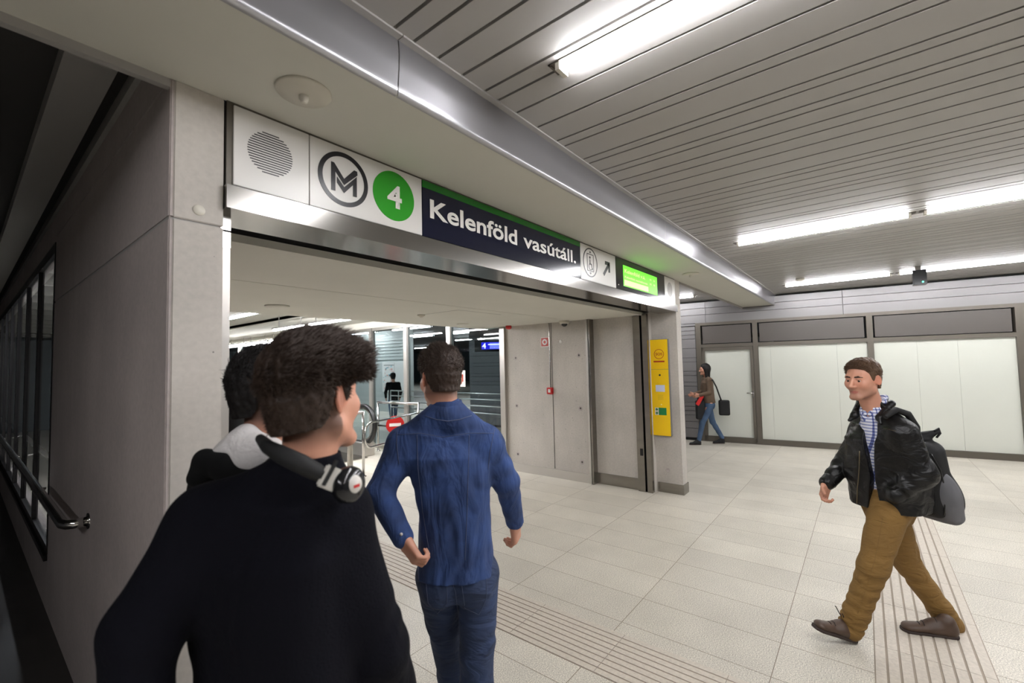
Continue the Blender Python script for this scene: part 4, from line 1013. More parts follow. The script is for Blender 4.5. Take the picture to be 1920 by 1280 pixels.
# ---------------------------------------------------------------- man in denim, walking away
J = dict(head=at(826, 709, 1.86), neck=at(838, 768, 1.84),
         shL=at(757, 832, 1.83), shR=at(913, 830, 1.87), elL=at(712, 925, 1.76), wrL=at(758, 1012, 1.72), elR=at(950, 903, 1.92), wrR=at(966, 980, 2.04),
         hipL=atz(818, .87, 1.86), hipR=atz(897, .87, 1.86), knL=at(850, 1262, 2.02), knR=at(893, 1290, 1.80), anL=atz(872, .10, 2.10), anR=atz(890, .13, 1.72),
         toeL=atz(866, .03, 2.30), toeR=atz(892, .02, 1.93))
fD = rotz(CF, 3); B = basis(rotz(CF, 32), -6)
den = person('person walking away in a blue denim shirt and blue jeans, dark short hair', [J['hipL'][0], J['hipL'][1], 0])
r_, f_ = frame_of(J, fD)
hc = J['head']
hands = [(J['wrL'], at(776, 1040, 1.70)-J['wrL'], CR*.8+CF*.6, CF*.9-CR*.2, 1.15), (J['wrR'], at(968, 1012, 2.06)-J['wrR'], -CR+CF*.4, CF-UP*.1, .95)]
body_obj(den, J, B, fD, .004, 1., hands, skin_tint(hc, B, 1, nape=.75, hairc=srgb(62, 46, 38)))
hair_obj(den, hc, B, MP['hair_dark'], top=.022, side=.006, n=4200, length=.026, topdir=(0, .5, .4), seed=3, hl=HLF)
s = SDF(.0045)
sm_ = mid(J['shL'], J['shR']); wn_ = at(852, 950, 1.85); hm = at(856, 1062, 1.85)
def dfold(u, v, z):
    return .009*np.sin(u*80+7*vnoise(u*8, v*3+2, z*6))*(v < 0)*np.clip((sm_[2]-.10-z)*6, 0, 1)*(.4+.6*vnoise(u*12, z*4, v))+.004*vnoise(u*30, v*30, z*14)
s.loft([(hm-UP*.02, .158, .122), (hm+UP*.05, .154, .120), (wn_, .148, .112), (at(845, 880, 1.85), .168, .120), (sm_-UP*.045, .172, .112), (sm_+UP*.035, .150, .075)], r_, f_, 2.5, .04, disp=dfold)
for a, nk in ((J['shL'], -1), (J['shR'], 1)):
    s.cone(a, J['neck']-UP*.012+CR*.012*nk, .060, .062, .045)
for k, fl in (('L', 1), ('R', 2)):
    w_ = J['wr'+k]; e_ = J['el'+k]; s.cone(J['sh'+k], e_, .066, .054, .04, fold=(.0035, 60, fl)); s.cone(e_, mid(e_, w_, .94), .055, .041, .02, fold=(.0035, 80, fl+3))
shirt, P, Q = sdf_obj(s, 'shirt', MP['denim'], den)
s = SDF(.004)
nk = J['neck']+UP*.012
s.loft([(nk-UP*.04, .070, .070), (nk+UP*.028, .062, .064)], B[0], _u(V(B[1][0], B[1][1], 0)), 2, 0)
s.loft([(nk+UP*.012, .055, .057), (nk+UP*.06, .056, .058)], B[0], _u(V(B[1][0], B[1][1], 0)), 2, .004, 's')
sdf_obj(s, 'collar', MP['denim'], shirt)
for k in 'LR':
    w_ = J['wr'+k]; e_ = J['el'+k]; d = _u(w_-e_); s = SDF(.0035); s.cone(mid(e_, w_, .78), w_-d*.004, .042, .041, 0); s.cut(mid(e_, w_, .74), -d); s.cut(w_-d*.006, d); o = sdf_obj(s, 'cuff', MP['denim'], shirt)[0]
    c = mid(e_, w_, .88); dd = _u(CAM-c); MB().lathe(c+dd*.0425, dd, [(0, .003), (.006, .002), (.006, -.002)], 14).build('button', MP['silver'], o)
seam(shirt, P, Q, [(798, 780), (818, 786), (840, 789), (862, 786), (884, 779)], MP['stitch'], rad=.0016, name='collar_seam')
seam(shirt, P, Q, [(745, 815), (790, 812), (830, 820), (880, 812), (925, 812)], MP['stitch'], name='yoke_seam')
seam(shirt, P, Q, [(929, 795), (925, 815), (918, 850), (915, 880)], MP['stitch'], name='sleeve_seam')
seam(shirt, P, Q, [(745, 800), (744, 830), (748, 870)], MP['stitch'], name='sleeve_seam')
seam(shirt, P, Q, [(880, 815), (878, 880), (876, 960), (872, 1050)], MP['stitch'], name='back_seam')
seam(shirt, P, Q, [(782, 815), (784, 880), (793, 960), (806, 1040)], MP['stitch'], name='back_seam')
s = SDF(.005)
pv = mid(J['hipL'], J['hipR'])
s.loft([(pv-UP*.10, .13, .10), (pv-UP*.03, .148, .118), (pv+UP*.10, .140, .105)], r_, f_, 2.5, .03)
for k, fl in (('L', 1), ('R', 5)):
    s.cone(J['hip'+k]-UP*.03, J['kn'+k], .086, .066, .03, fold=(.004, 38, fl)); s.cone(J['kn'+k], J['an'+k]+UP*.0, .066, .058, .03, fold=(.005, 55, fl+2))
for x in (-1, 1): s.ell(pv-UP*.05-f_*.05+r_*x*.065, [r_, f_, UP], (.078, .07, .085), .03)
jeans, P, Q = sdf_obj(s, 'jeans', MP['jeans'], den)
seam(jeans, P, Q, [(863, 1084), (912, 1082), (912, 1120), (898, 1152), (872, 1140), (864, 1084)], MP['stitch'], name='back_pocket')
seam(jeans, P, Q, [(798, 1085), (838, 1095), (838, 1130), (820, 1150), (803, 1130), (798, 1085)], MP['stitch'], name='back_pocket')
seam(jeans, P, Q, [(848, 1088), (854, 1110), (860, 1160)], MP['stitch'], name='centre_seam')
for k in 'LR': shoe(den, atz({'L': 868, 'R': 889}[k], .0 if k == 'L' else .01, {'L': 2.02, 'R': 1.68}[k]), V(J['toe'+k][0], J['toe'+k][1], 0), J['an'+k], MP['shoe'], laces=False)
# ---------------------------------------------------------------- man in the navy jumper with headphones, close to the camera
J = dict(head=at(589, 750, .985), neck=at(578, 868, .97),
         shL=at(392, 985, .93), shR=at(628, 968, 1.0), elL=at(268, 1175, .84), elR=at(712, 1215, 1.03),
         hipL=atz(440, .88, .97), hipR=atz(610, .88, 1.0))
J['wrL'] = J['elL']+V(-.02, -.04, -.25); J['wrR'] = J['elR']+rotz(CF, -10)*.12-UP*.21
J['knL'] = J['hipL']+CF*.18-UP*.41; J['anL'] = V(*(J['knL']+CF*.05)[:2], .1); J['knR'] = J['hipR']-CF*.02-UP*.42; J['anR'] = V(*(J['knR']-CF*.22)[:2], .13)
J['toeL'] = V(*(J['anL']+CF*.16)[:2], .0); J['toeR'] = V(*(J['anR']+CF*.18)[:2], .0)
fF = rotz(CF, -22); B = basis(rotz(CF, -19), 2, 5)
fg = person('person in a black-navy jumper with headphones, nearest, seen from behind', [J['hipL'][0], J['hipL'][1], 0])
r_, f_ = frame_of(J, fF); hc = J['head']
hands = [(J['wrL'], V(0, -.02, -1), CR, CF, .5), (J['wrR'], V(.1, .05, -1), -CR, CF, .5)]
body_obj(fg, J, B, fF, .004, 1., hands, skin_tint(hc, B, 1, nape=.8, hairc=srgb(66, 48, 38)))
def quiff(s):
    r, f, u = B
    s.cone(at(595, 662, .98), at(660, 672, .98), .034, .024, .03); s.cone(at(650, 682, .98), at(688, 700, .97), .026, .012, .03); s.cone(at(575, 672, 1.02), at(640, 670, 1.05), .034, .028, .03)
hair_obj(fg, hc, B, MP['hair_dark'], top=.036, side=.010, n=13000, length=.034, topdir=(.9, .5, .35), seed=7, h=.003, hl=HLF, extra=quiff, width=.0006)
s = SDF(.006)
sm_ = mid(J['shL'], J['shR']); pv = mid(J['hipL'], J['hipR'])
def kfold(u, v, z): return .006*vnoise(u*16, v*16, z*12)
s.loft([(pv-UP*.05, .165, .135), (pv+UP*.06, .175, .14), (mid(pv, sm_, .5), .175, .135), (sm_-UP*.06, .170, .125), (sm_+UP*.045, .135, .085)], r_, f_, 2.4, .05, disp=kfold)
s.cone(J['shL']+UP*.01, J['neck']-UP*.025, .066, .062, .05); s.cone(J['shR']+UP*.01, J['neck']-UP*.025, .066, .062, .05)
for k, fl in (('L', 2), ('R', 4)):
    s.cone(J['sh'+k], J['el'+k], .074, .064, .05, fold=(.003, 40, fl)); s.cone(J['el'+k], mid(J['el'+k], J['wr'+k], .93), .064, .046, .02, fold=(.003, 60, fl))
swt, P, Q = sdf_obj(s, 'jumper', MP['navyknit'], fg)
s = SDF(.004); nk = J['neck']+UP*.004
s.loft([(nk-UP*.03, .074, .076), (nk+UP*.016, .066, .068)], r_, f_, 2, 0); s.loft([(nk-UP*.0, .056, .058), (nk+UP*.05, .056, .058)], r_, f_, 2, .004, 's')
sdf_obj(s, 'collar', MP['navyknit'], swt)
s = SDF(.006); s.loft([(pv-UP*.10, .14, .11), (pv+UP*.08, .15, .12)], r_, f_, 2.5, .03)
for k, fl in (('L', 1), ('R', 5)): s.cone(J['hip'+k]-UP*.03, J['kn'+k], .09, .068, .03); s.cone(J['kn'+k], J['an'+k], .068, .056, .03, fold=(.004, 50, fl))
sdf_obj(s, 'trousers', MP['blackcloth'], fg)
for k in 'LR': shoe(fg, V(*(J['an'+k]-CF*.05)[:2], 0), V(*(J['an'+k]+CF*.21)[:2], 0), J['an'+k], MP['blackcloth'], laces=False)
# headphones round his neck
hp_ = thing('headphones', 'black and silver headphones worn round the neck of the nearest person', 'headphones', J['neck'])
arc = [at(488, 822, .96), at(503, 838, .90), at(530, 853, .865), at(562, 868, .855), at(592, 884, .87), at(612, 896, .885)]
mb = MB(); mb.tube(arc, .02, 14, rs=[.010, .014, .017, .018, .017, .012]); mb.build('headband', MP['bag'], hp_)
arm = [at(604, 888, .878), at(622, 897, .885), at(640, 903, .895)]
dv = _u(arm[2]-arm[0]); nv = _u(CAM-arm[1]); nv = _u(nv-dv*(nv@dv)); tv = np.cross(dv, nv)
MB().obox(arm[1]+nv*.010, dv, tv, nv, (.024, .022, .004)).build('slider', MP['silver'], hp_, bevel=.003)
MB().obox(at(619, 886, .872), tv, dv, nv, (.026, .0035, .004)).build('hinge', MP['bag'], hp_, bevel=.001)
cc = at(655, 908, .90); ca = _u(nv*.55+CR*.75+UP*.1)
o = MB().lathe(cc, ca, [(0, .016), (.026, .016), (.034, .011), (.037, .002), (.036, -.010), (.030, -.020), (0, -.022)], 40).build('ear_cup', MT['blackgloss'], hp_)
MB().lathe(cc+ca*.0155, ca, [(0, .0035), (.016, .003), (.018, .0)], 28).build('cap', MP['silver'], o)
MB().obox(cc+ca*.0195-UP*.004, _u(np.cross(ca, UP)), UP, ca, (.008, .003, .0006)).build('red_mark', MT['red'], o)
c2 = at(520, 880, 1.09); o = MB().lathe(c2, -ca, [(0, .016), (.026, .016), (.034, .011), (.037, .002), (.036, -.010), (.030, -.020), (0, -.022)], 32).build('ear_cup', MT['blackgloss'], hp_)
# ---------------------------------------------------------------- man with the grey hood, just behind
J = dict(head=at(512, 738, 1.27), neck=at(492, 836, 1.25), shL=at(412, 912, 1.20), shR=at(520, 915, 1.42), elL=at(395, 1060, 1.14), elR=at(540, 1050, 1.44),
         hipL=atz(455, .88, 1.22), hipR=atz(530, .88, 1.36))
J['wrL'] = J['elL']+V(.06, .05, -.24); J['wrR'] = J['elR']+V(.03, .03, -.24)
fG = rotz(CF, -35)
J['knL'] = J['hipL']+fG*.02-UP*.42; J['anL'] = V(*(J['knL']-fG*.16)[:2], .12); J['knR'] = J['hipR']+fG*.18-UP*.41; J['anR'] = V(*(J['knR']+fG*.06)[:2], .1)
J['toeL'] = V(*(J['anL']+fG*.18)[:2], 0); J['toeR'] = V(*(J['anR']+fG*.16)[:2], 0)
B = basis(rotz(CF, -66), 2); hd = person('person with black hair and a pale grey hood, half hidden behind the nearest head', [J['hipL'][0], J['hipL'][1], 0])
r_, f_ = frame_of(J, fG); hc = J['head']
body_obj(hd, J, B, fG, .005, 1., [(J['wrL'], V(0.1, 0, -1), CR, CF, .5), (J['wrR'], V(.1, .05, -1), -CR, CF, .5)], skin_tint(hc, B, 1, nape=.8, hairc=srgb(40, 32, 28)))
hair_obj(hd, hc, B, MP['hair_black'], top=.022, side=.010, n=3500, length=.020, topdir=(0, .5, .3), seed=12, hl=HLF)
s = SDF(.006); sm_ = mid(J['shL'], J['shR']); pv = mid(J['hipL'], J['hipR'])
s.loft([(pv-UP*.05, .16, .13), (mid(pv, sm_, .5), .165, .13), (sm_-UP*.06, .168, .12), (sm_+UP*.04, .12, .08)], r_, f_, 2.4, .05, disp=kfold)
s.cone(J['shL'], J['neck']-UP*.04, .06, .06, .05); s.cone(J['shR'], J['neck']-UP*.04, .06, .06, .05)
for k in 'LR': s.cone(J['sh'+k], J['el'+k], .066, .056, .04); s.cone(J['el'+k], mid(J['el'+k], J['wr'+k], .93), .056, .042, .02)
# the dark outer hood, a soft roll behind the shoulders
s.cone(at(385, 862, 1.13), at(372, 895, 1.12), .024, .026, .02); s.cone(at(385, 862, 1.13), at(430, 868, 1.12), .024, .03, .02); s.cone(at(430, 880, 1.13), at(500, 885, 1.14), .035, .04, .03)
jk = sdf_obj(s, 'jacket', MP['blackcloth'], hd)[0]
s = SDF(.004); nk = J['neck']
s.cone(at(425, 850, 1.15), at(462, 812, 1.19), .026, .020, .02); s.cone(at(425, 853, 1.15), at(505, 850, 1.12), .028, .028, .03); s.cone(at(462, 812, 1.20), at(512, 838, 1.15), .018, .02, .03)
s.cone(at(450, 830, 1.17), at(500, 850, 1.14), .03, .028, .03); s.ell(at(472, 858, 1.16), [CR, CF, UP], (.075, .06, .042), .03)
s.cone(nk-UP*.02+CF*.05, nk-UP*.02-CR*.05, .03, .03, .03)
sdf_obj(s, 'hood', MP['greyhood'], hd)
s = SDF(.006); s.loft([(pv-UP*.10, .13, .10), (pv+UP*.08, .14, .11)], r_, f_, 2.5, .03)
for k in 'LR': s.cone(J['hip'+k]-UP*.03, J['kn'+k], .082, .062, .03); s.cone(J['kn'+k], J['an'+k], .062, .052, .03)
sdf_obj(s, 'trousers', MP['jeans'], hd)
for k in 'LR': shoe(hd, V(*(J['an'+k]-fG*.05)[:2], 0), V(*(J['an'+k]+fG*.21)[:2], 0), J['an'+k], MP['blackcloth'], laces=False)
# ---------------------------------------------------------------- man in the leather jacket
def onf(px, py):
    a = at(px, py, 1)-CAM; return CAM+a*(-HC/a[2])
J = dict(head=at(1618, 711, 2.72), neck=at(1638, 763, 2.74),
         shL=at(1688, 812, 2.58), shR=at(1622, 806, 2.88), elL=at(1728, 888, 2.52), wrL=at(1680, 927, 2.56), elR=at(1584, 866, 2.96), wrR=at(1551, 906, 2.90),
         hipL=at(1667, 940, 2.66), hipR=at(1664, 938, 2.80), knL=at(1637, 1064, 2.62), anL=at(1600, 1163, 2.66), knR=at(1702, 1056, 2.82), anR=at(1772, 1155, 2.78))
hL = onf(1606, 1203); tL = at(1524, 1176, 2.66); hR = onf(1800, 1196); tR = onf(1688, 1180)
J['toeL'] = mid(hL, tL, .75)+UP*.02; J['toeR'] = mid(hR, tR, .75)+UP*.02
fR = _u(-CR*math.cos(math.radians(22))-CF*math.sin(math.radians(22))); fh = _u(-CR*math.cos(math.radians(19))-CF*math.sin(math.radians(19)))
B = basis(fh, -4); lm = person('person striding past in a black leather jacket and mustard trousers', [J['hipL'][0], J['hipL'][1], 0])
r_, f_ = frame_of(J, fR); hc = J['head']
hands = [(J['wrR'], at(1543, 934, 2.88)-J['wrR'], -CF+CR*.45, -CR, 1.0), (J['wrL']+CF*.10+CR*.04-UP*.01, CF*1+CR*.1, -UP, -CR, 1.1)]
body_obj(lm, J, B, fR, .0033, 1.0, hands, skin_tint(hc, B, 1, beard=.42))
hair_obj(lm, hc, B, MP['hair_brown'], top=.019, side=.007, n=5600, length=.015, topdir=(.25, 1.3, -.1), seed=21, h=.003, width=.0009, hl=HLR)
br_, bf_, bu_ = B
for x in (-1, 1):
    ec = hc+br_*.031*x+bf_*.0745+bu_*-.0005; e = MB().lathe(ec, bf_, [(.0125*math.sin(math.radians(a)), .0125*math.cos(math.radians(a))) for a in range(0, 181, 15)], 20).build('eye', MP['eye'], lm)
    MB().lathe(ec-bu_*.002, _u(bf_+br_*.0), [(0, .0132), (.005, .0128), (.0072, .0110)], 16).build('iris', MP['iris'], e)
    s = SDF(.0018); s.cone(hc+br_*.014*x+bf_*.0905+bu_*.022, hc+br_*.032*x+bf_*.0900+bu_*.0250, .0042, .0048, .003); s.cone(hc+br_*.032*x+bf_*.0900+bu_*.0250, hc+br_*.051*x+bf_*.0800+bu_*.020, .0048, .0024, .003)
    sdf_obj(s, 'eyebrow', MP['brow'], lm)
s = SDF(.0045); sm_ = mid(J['shL'], J['shR']); pv = mid(J['hipL'], J['hipR']); ft = mid(pv, sm_, .5)
# plaid shirt
s.loft([(pv+UP*.02, .150, .105), (ft, .150, .105), (sm_-UP*.05, .150, .105), (sm_+UP*.045, .11, .090)], r_, f_, 2.3, .03)
s.cone(sm_, J['neck']-UP*.01, .078, .062, .04); s.cone(sm_+f_*.035+UP*.01, J['neck']+f_*.03-UP*.035, .07, .055, .03)
s.ell(J['neck']+f_*.085-UP*.012, [r_, f_, UP], (.034, .045, .052), .008, 's')
pl_ = sdf_obj(s, 'shirt', MP['plaid'], lm)[0]
s = SDF(.0035); nk = J['neck']+UP*.022
ndir = _u(V(fR[0], fR[1], 0)); up2 = _u(UP+ndir*.35)
s.cone(nk-ndir*.055+UP*.035-r_*.03, nk+ndir*.062-UP*.055-r_*.012, .017, .013, .01, flat=(_u(r_*.9+UP*.3), .55)); s.cone(nk-ndir*.055+UP*.035+r_*.03, nk+ndir*.062-UP*.055+r_*.012, .017, .013, .01, flat=(_u(r_*.9-UP*.3), .55))
s.cone(nk-ndir*.058+UP*.035-r_*.035, nk-ndir*.058+UP*.035+r_*.035, .017, .017, .01)
s.cone(nk-r_*.058+UP*.012, nk+ndir*.062-UP*.06-r_*.02, .014, .014, .01); s.cone(nk+r_*.058+UP*.012, nk+ndir*.062-UP*.06+r_*.02, .014, .014, .01)
s.cone(nk-r_*.058+UP*.012, nk-ndir*.055+UP*.035-r_*.03, .014, .015, .01); s.cone(nk+r_*.058+UP*.012, nk-ndir*.055+UP*.035+r_*.03, .014, .015, .01)
sdf_obj(s, 'collar', MP['plaid'], pl_)
# jacket, open at the front
s = SDF(.0045)
def lfold(u, v, z): return .009*vnoise(u*9+3, v*9, z*7)+.004*vnoise(u*24, v*24, z*20)
hem = pv+UP*.0
s.loft([(hem-UP*.035, .192, .150), (hem+UP*.03, .200, .156), (hem+UP*.10, .205, .160), (ft+UP*.03-f_*.005, .200, .155), (sm_-UP*.05-f_*.005, .192, .142), (sm_+UP*.035-f_*.01, .14, .10)], r_, f_, 2.5, .04, disp=lfold)
s.cone(J['shL']+UP*.0, nk-UP*.035-r_*.02, .076, .062, .05); s.cone(J['shR'], nk-UP*.035+r_*.02, .076, .062, .05)
def wedge(x, y, z):
    px, py = x-ft[0], y-ft[1]; u = px*r_[0]+py*r_[1]; v = px*f_[0]+py*f_[1]
    w_ = np.interp(z, [hem[2]-.1, hem[2]+.16, hem[2]+.30, nk[2]-.10, nk[2]], [.045, .012, .022, .045, .085])
    return np.maximum(np.maximum(np.abs(u+.005)-w_, .085-v), 0*z-.5)
s.add(wedge, [hem-UP*.05-V(.3, .3, 0), nk+V(.3, .3, .02)], .0, .006, 's')
s.cone(J['shL'], J['elL'], .078, .070, .045, fold=(.006, 45, 1)); s.cone(J['elL'], mid(J['elL'], J['wrL'], .98), .070, .050, .03, fold=(.006, 70, 2))
s.cone(J['shR'], J['elR'], .072, .060, .045, fold=(.005, 45, 5)); s.cone(J['elR'], mid(J['elR'], J['wrR'], .97), .060, .045, .02, fold=(.006, 80, 7))
s.cut(hem-UP*.03, -UP)
jkt, P, Q = sdf_obj(s, 'jacket', MP['leather'], lm)
# turned down jacket collar
s = SDF(.004)
for sg_ in (-1, 1):
    s.cone(nk-ndir*.080+UP*.012+r_*.02*sg_, nk-ndir*.02+UP*.004+r_*.084*sg_, .020, .020, .012); s.cone(nk-ndir*.02+UP*.004+r_*.084*sg_, nk+ndir*.072-UP*.075+r_*.070*sg_, .020, .022, .012)
    s.cone(nk+ndir*.072-UP*.075+r_*.070*sg_, nk+ndir*.098-UP*.105+r_*.085*sg_, .018, .010, .012)
sdf_obj(s, 'jacket_collar', MP['leather'], jkt)
seam(jkt, P, Q, [(1612, 845), (1611, 880), (1608, 915), (1607, 944)], MP['zip'], rad=.003, off=.001, name='zip')
seam(jkt, P, Q, [(1625, 800), (1650, 801), (1680, 808)], MP['zip'], rad=.0012, name='chest_seam')
s = SDF(.0035); s.cone(J['wrR']-_u(J['wrR']-J['elR'])*.035, J['wrR']-_u(J['wrR']-J['elR'])*.008, .047, .047, .0); s.cut(J['wrR']-_u(J['wrR']-J['elR'])*.008, _u(J['wrR']-J['elR'])); sdf_obj(s, 'cuff', MP['leather'], jkt)
# trousers
s = SDF(.0045)
def cfold(seed, amp=.004): return (amp, 52, seed)
s.loft([(pv-UP*.12, .10, .12), (pv-UP*.03, .140, .128), (pv+UP*.08, .140, .118)], r_, f_, 2.4, .04)
s.cone(J['hipL']-UP*.04, J['knL'], .100, .074, .03, fold=(.003, 44, 1)); s.cone(J['knL'], mid(J['knL'], J['anL'], .92), .073, .066, .03, fold=(.0035, 90, 3))
s.cone(J['hipR']-UP*.04, J['knR'], .096, .070, .03, fold=(.004, 34, 6)); s.cone(J['knR'], mid(J['knR'], J['anR'], .95), .070, .062, .03, fold=(.004, 50, 8))
a = _u(J['anL']-J['knL']); s.cone(mid(J['knL'], J['anL'], .84), J['anL']+a*.055, .064, .064, .02, fold=(.005, 150, 2))
a = _u(J['anR']-J['knR']); s.cone(mid(J['knR'], J['anR'], .84), J['anR']+a*.06, .062, .064, .02, fold=(.005, 140, 4))
tr_, P, Q = sdf_obj(s, 'trousers', MP['chino'], lm)
seam(tr_, P, Q, [(1655, 968), (1650, 1000), (1640, 1050), (1625, 1100), (1608, 1150)], MP['stitch'] if 0 else mat('chino_stitch', srgb(100, 75, 34), .9), rad=.0007, off=.0004, name='side_seam')
shoe(lm, hL, tL, J['anL'], MP['shoe'], lace_out=True); shoe(lm, hR, tR, J['anR'], MP['shoe'])
# backpack
bp = thing('backpack', 'black and grey backpack hanging from the leather jacket man\'s shoulder', 'backpack', at(1752, 975, 2.74))
bu = _u(at(1728, 800, 2.72)-at(1768, 975, 2.74)); bn = _u(CR*.88+CF*.3-bu*((CR*.88+CF*.3)@bu)); bs = np.cross(bu, bn)
s = SDF(.005); bc = at(1722, 892, 2.74)
s.box(bc, [bs, bn, bu], (.15, .085, .235), .07, .02); s.ell(at(1748, 925, 2.74), [bs, bn, bu], (.15, .085, .17), .05)
s.cone(at(1722, 822, 2.72), at(1760, 808, 2.66), .040, .010, .03)
def bd(x, y, z): return 9+0*(x+y+z)
bpo, P, Q = sdf_obj(s, 'bag_body', MP['bag'], bp)
s = SDF(.005); s.ell(at(1757, 925, 2.66), [bs, bn, bu], (.120, .060, .165), .02); s.box(at(1762, 955, 2.68), [bs, bn, bu], (.11, .05, .07), .045, .03)
sdf_obj(s, 'grey_panel', MP['baggrey'], bp)
seam(bp, P, Q, [(1745, 850), (1762, 880), (1772, 920), (1770, 965)], MT['rubber'], rad=.004, off=.004, name='zip')
mb = MB(); mb.tube([at(1660, 782, 2.585), at(1680, 768, 2.60), at(1702, 776, 2.60), at(1718, 800, 2.60), at(1722, 830, 2.64)], .014, 10, rs=[.012, .018, .02, .018, .014]); mb.build('shoulder_strap', MP['bag'], bp)
MB().tube([at(1752, 808, 2.66), at(1760, 803, 2.66), at(1763, 812, 2.66), at(1756, 820, 2.66)], .006, 8).build('grab_handle', MP['bag'], bp)
# ---------------------------------------------------------------- small figures
def figure(lbl, px, top, foot_d, face, H, stride, garments, hairlen=0, pose='walk', h=.008, armf=0.0, skinh=.007, lean=0):
    """whole walking figure; px image column, foot_d camera distance, face heading, H height"""
    q = H/1.75; g = atz(px, 0, foot_d); f = _u(V(face[0], face[1], 0)); r = np.cross(f, UP)
    hd_ = g+UP*(H-.117*q)+f*(.03+lean)
    J = dict(head=hd_, neck=g+UP*1.47*q+f*lean*.8)
    for k, sg_ in (('L', -1), ('R', 1)):
        st = stride*sg_
        J['sh'+k] = g+UP*1.40*q+r*.17*q*sg_+f*lean*.7; J['hip'+k] = g+UP*.88*q+r*.085*q*sg_
        J['kn'+k] = g+UP*.47*q+r*.08*q*sg_+f*(st*.5+.05)*q; J['an'+k] = g+UP*(.09 if st > 0 else .12)*q+r*.07*q*sg_+f*st*q; J['toe'+k] = g+r*.07*q*sg_+f*(st+.16)*q
        J['el'+k] = J['sh'+k]-UP*.27*q+r*.06*q*sg_+f*(-st*.35*(1-armf)+armf*.04)*q; J['wr'+k] = J['el'+k]-UP*(.24-.2*armf)*q+f*(-st*.2*(1-armf)+.04+armf*.17)*q-r*sg_*armf*.05
    B = basis(f, -4); t = person(lbl, g)
    body_obj(t, J, B, f, skinh, q, [(J['wrL'], J['wrL']-J['elL'], r, f, .5, q), (J['wrR'], J['wrR']-J['elR'], -r, f, .5, q)], skin_tint(hd_, B, q))
    sm_ = mid(J['shL'], J['shR']); pv = mid(J['hipL'], J['hipR'])
    s = SDF(h); lo = garments.get('hem', 0)
    s.loft([(pv-UP*lo*q, .155*q, .12*q), (mid(pv, sm_, .5), .145*q, .11*q), (sm_-UP*.06*q, .155*q, .11*q), (sm_+UP*.03*q, .11*q, .07*q)], r, f, 2.4, .03, disp=lambda u, v, z: .006*vnoise(u*18, v*18, z*14))
    for k in 'LR': s.cone(J['sh'+k], J['neck']-UP*.04*q, .055*q, .05*q, .04); s.cone(J['sh'+k], J['el'+k], .056*q, .046*q, .03); s.cone(J['el'+k], mid(J['el'+k], J['wr'+k], .93), .047*q, .036*q, .02)
    sdf_obj(s, garments['topname'], garments['top'], t)
    s = SDF(h); s.loft([(pv-UP*.10*q, .11*q, .10*q), (pv-UP*.03*q, .145*q, .115*q), (pv+UP*.10*q, .13*q, .10*q)], r, f, 2.4, .03)
    for k, sd in (('L', 1), ('R', 3)): s.cone(J['hip'+k]-UP*.03*q, J['kn'+k], .082*q, .056*q, .03); s.cone(J['kn'+k], mid(J['kn'+k], J['an'+k], .97), .057*q, .045*q, .02, fold=(.003, 60, sd))
    sdf_obj(s, 'jeans', garments['bottom'], t)
    for k in 'LR':
        a = V(*(J['an'+k]-f*.05*q)[:2], 0); shoe(t, a, a+f*.26*q, J['an'+k], garments['shoe'], sc=q, laces=False)
    if hairlen:
        s = SDF(.007); s.ell(hd_+f*-.02+UP*.03, [r, f, UP], (.088*q, .108*q, .105*q), .02); s.cone(hd_-f*.055-UP*.02, hd_-f*.065-UP*hairlen, .075*q, .045*q, .04, flat=(f, .8))
        for sg_ in (-1, 1): s.cone(hd_+r*sg_*.062-UP*.0, hd_+r*sg_*.06-f*.01-UP*hairlen*.85, .032*q, .022*q, .03)
        s.ell(hd_+f*.112-UP*.015, [r, f, UP], (.062*q, .07*q, .085*q), .015, 's'); sdf_obj(s, 'hair', garments['hair'], t)
    else: hair_obj(t, hd_, B, garments['hair'], sc=q, top=.02, side=.008, n=300, h=.006, width=.0015)
    return t, J, r, f
wface = _u(-CR+CF*.10)
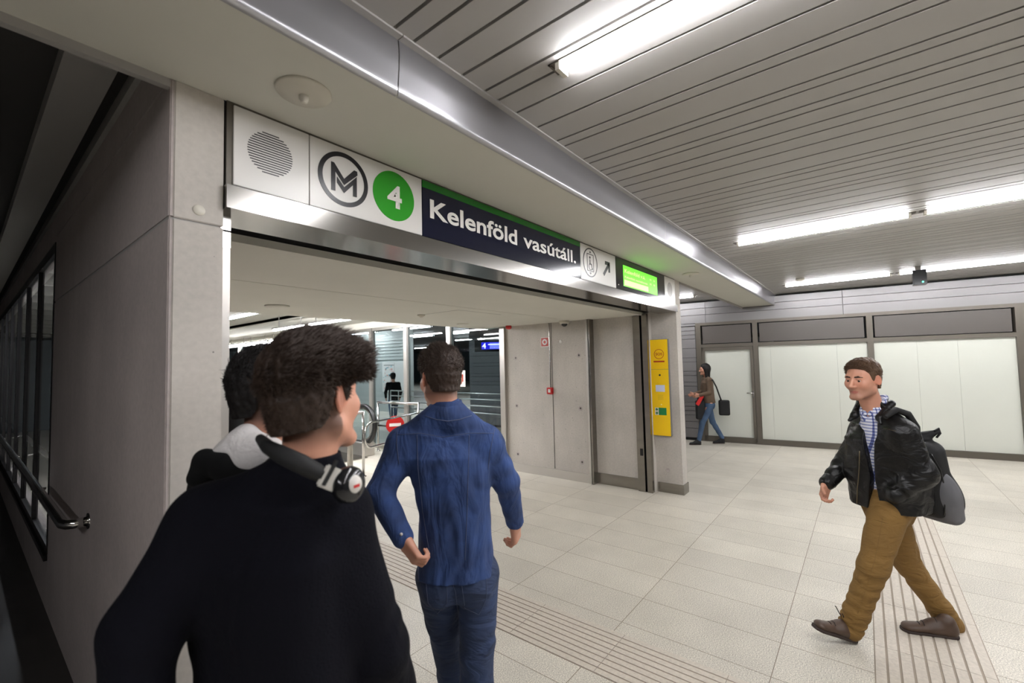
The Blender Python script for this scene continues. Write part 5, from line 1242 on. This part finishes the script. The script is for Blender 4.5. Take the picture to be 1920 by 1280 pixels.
wt, J, r, f = figure('person with long dark hair, brown jumper and jeans walking past the shop door', 1333, 0, 8.95, wface, 1.62, -.27, dict(topname='jumper', top=MP['brownknit'], bottom=MP['jeans2'], shoe=MP['bag'], hair=MP['hair_black'], hem=-.02), hairlen=.22, armf=.95, lean=.03)
sb = thing('shoulder_bag', 'black shoulder bag on the hip of the walking person in the brown jumper', 'bag', at(1358, 780, 8.75))
s = SDF(.008); s.box(at(1358, 764, 8.75), [_u(-r*.3-f), UP, _u(r-f*.3)], (.10, .15, .055), .03, .01); sdf_obj(s, 'bag_body', MP['bag'], sb)
MB().tube([at(1352, 750, 8.75), at(1343, 725, 8.72), at(1336, 712, 8.75), at(1330, 712, 8.95)], .014, 8).build('strap', MP['bag'], sb)
tb = thing('tote_bag', 'dark tote bag carried in front of the person in the brown jumper', 'bag', at(1313, 785, 8.95))
s = SDF(.008); s.box(at(1313, 768, 8.95), [f, UP, r], (.085, .19, .05), .03, .01); s.cone(at(1313, 748, 8.95), at(1316, 742, 8.95), .06, .04, .02); sdf_obj(s, 'bag_body', MP['bag'], tb)
rb = thing('folder', 'bright red folder held by the person in the brown jumper', 'folder', at(1311, 752, 8.85))
MB().obox(at(1312, 750, 8.86), _u(at(1317, 742, 8.86)-at(1308, 758, 8.86)), _u(CF), _u(np.cross(at(1317, 742, 8.86)-at(1308, 758, 8.86), CF)), (.11, .015, .035)).build('cover', MP['redbag'], rb, bevel=.005)
figure('distant person in a dark jacket and jeans before the map board', 738, 0, 12.4, _u(-CR*.4+CF), 1.53, .24, dict(topname='jacket', top=MP['blackcloth'], bottom=MP['jeans2'], shoe=MP['bag'], hair=MP['hair_black'], hem=.16), h=.01, skinh=.009, armf=.35)
figure('person in a black jacket mostly hidden behind the left steel jamb', 402, 0, 3.0, _u(CF+CR*.3), 1.74, .15, dict(topname='jacket', top=MP['bag'], bottom=MP['jeans'], shoe=MP['bag'], hair=MP['hair_black'], hem=.1), h=.008, skinh=.007, armf=.4)
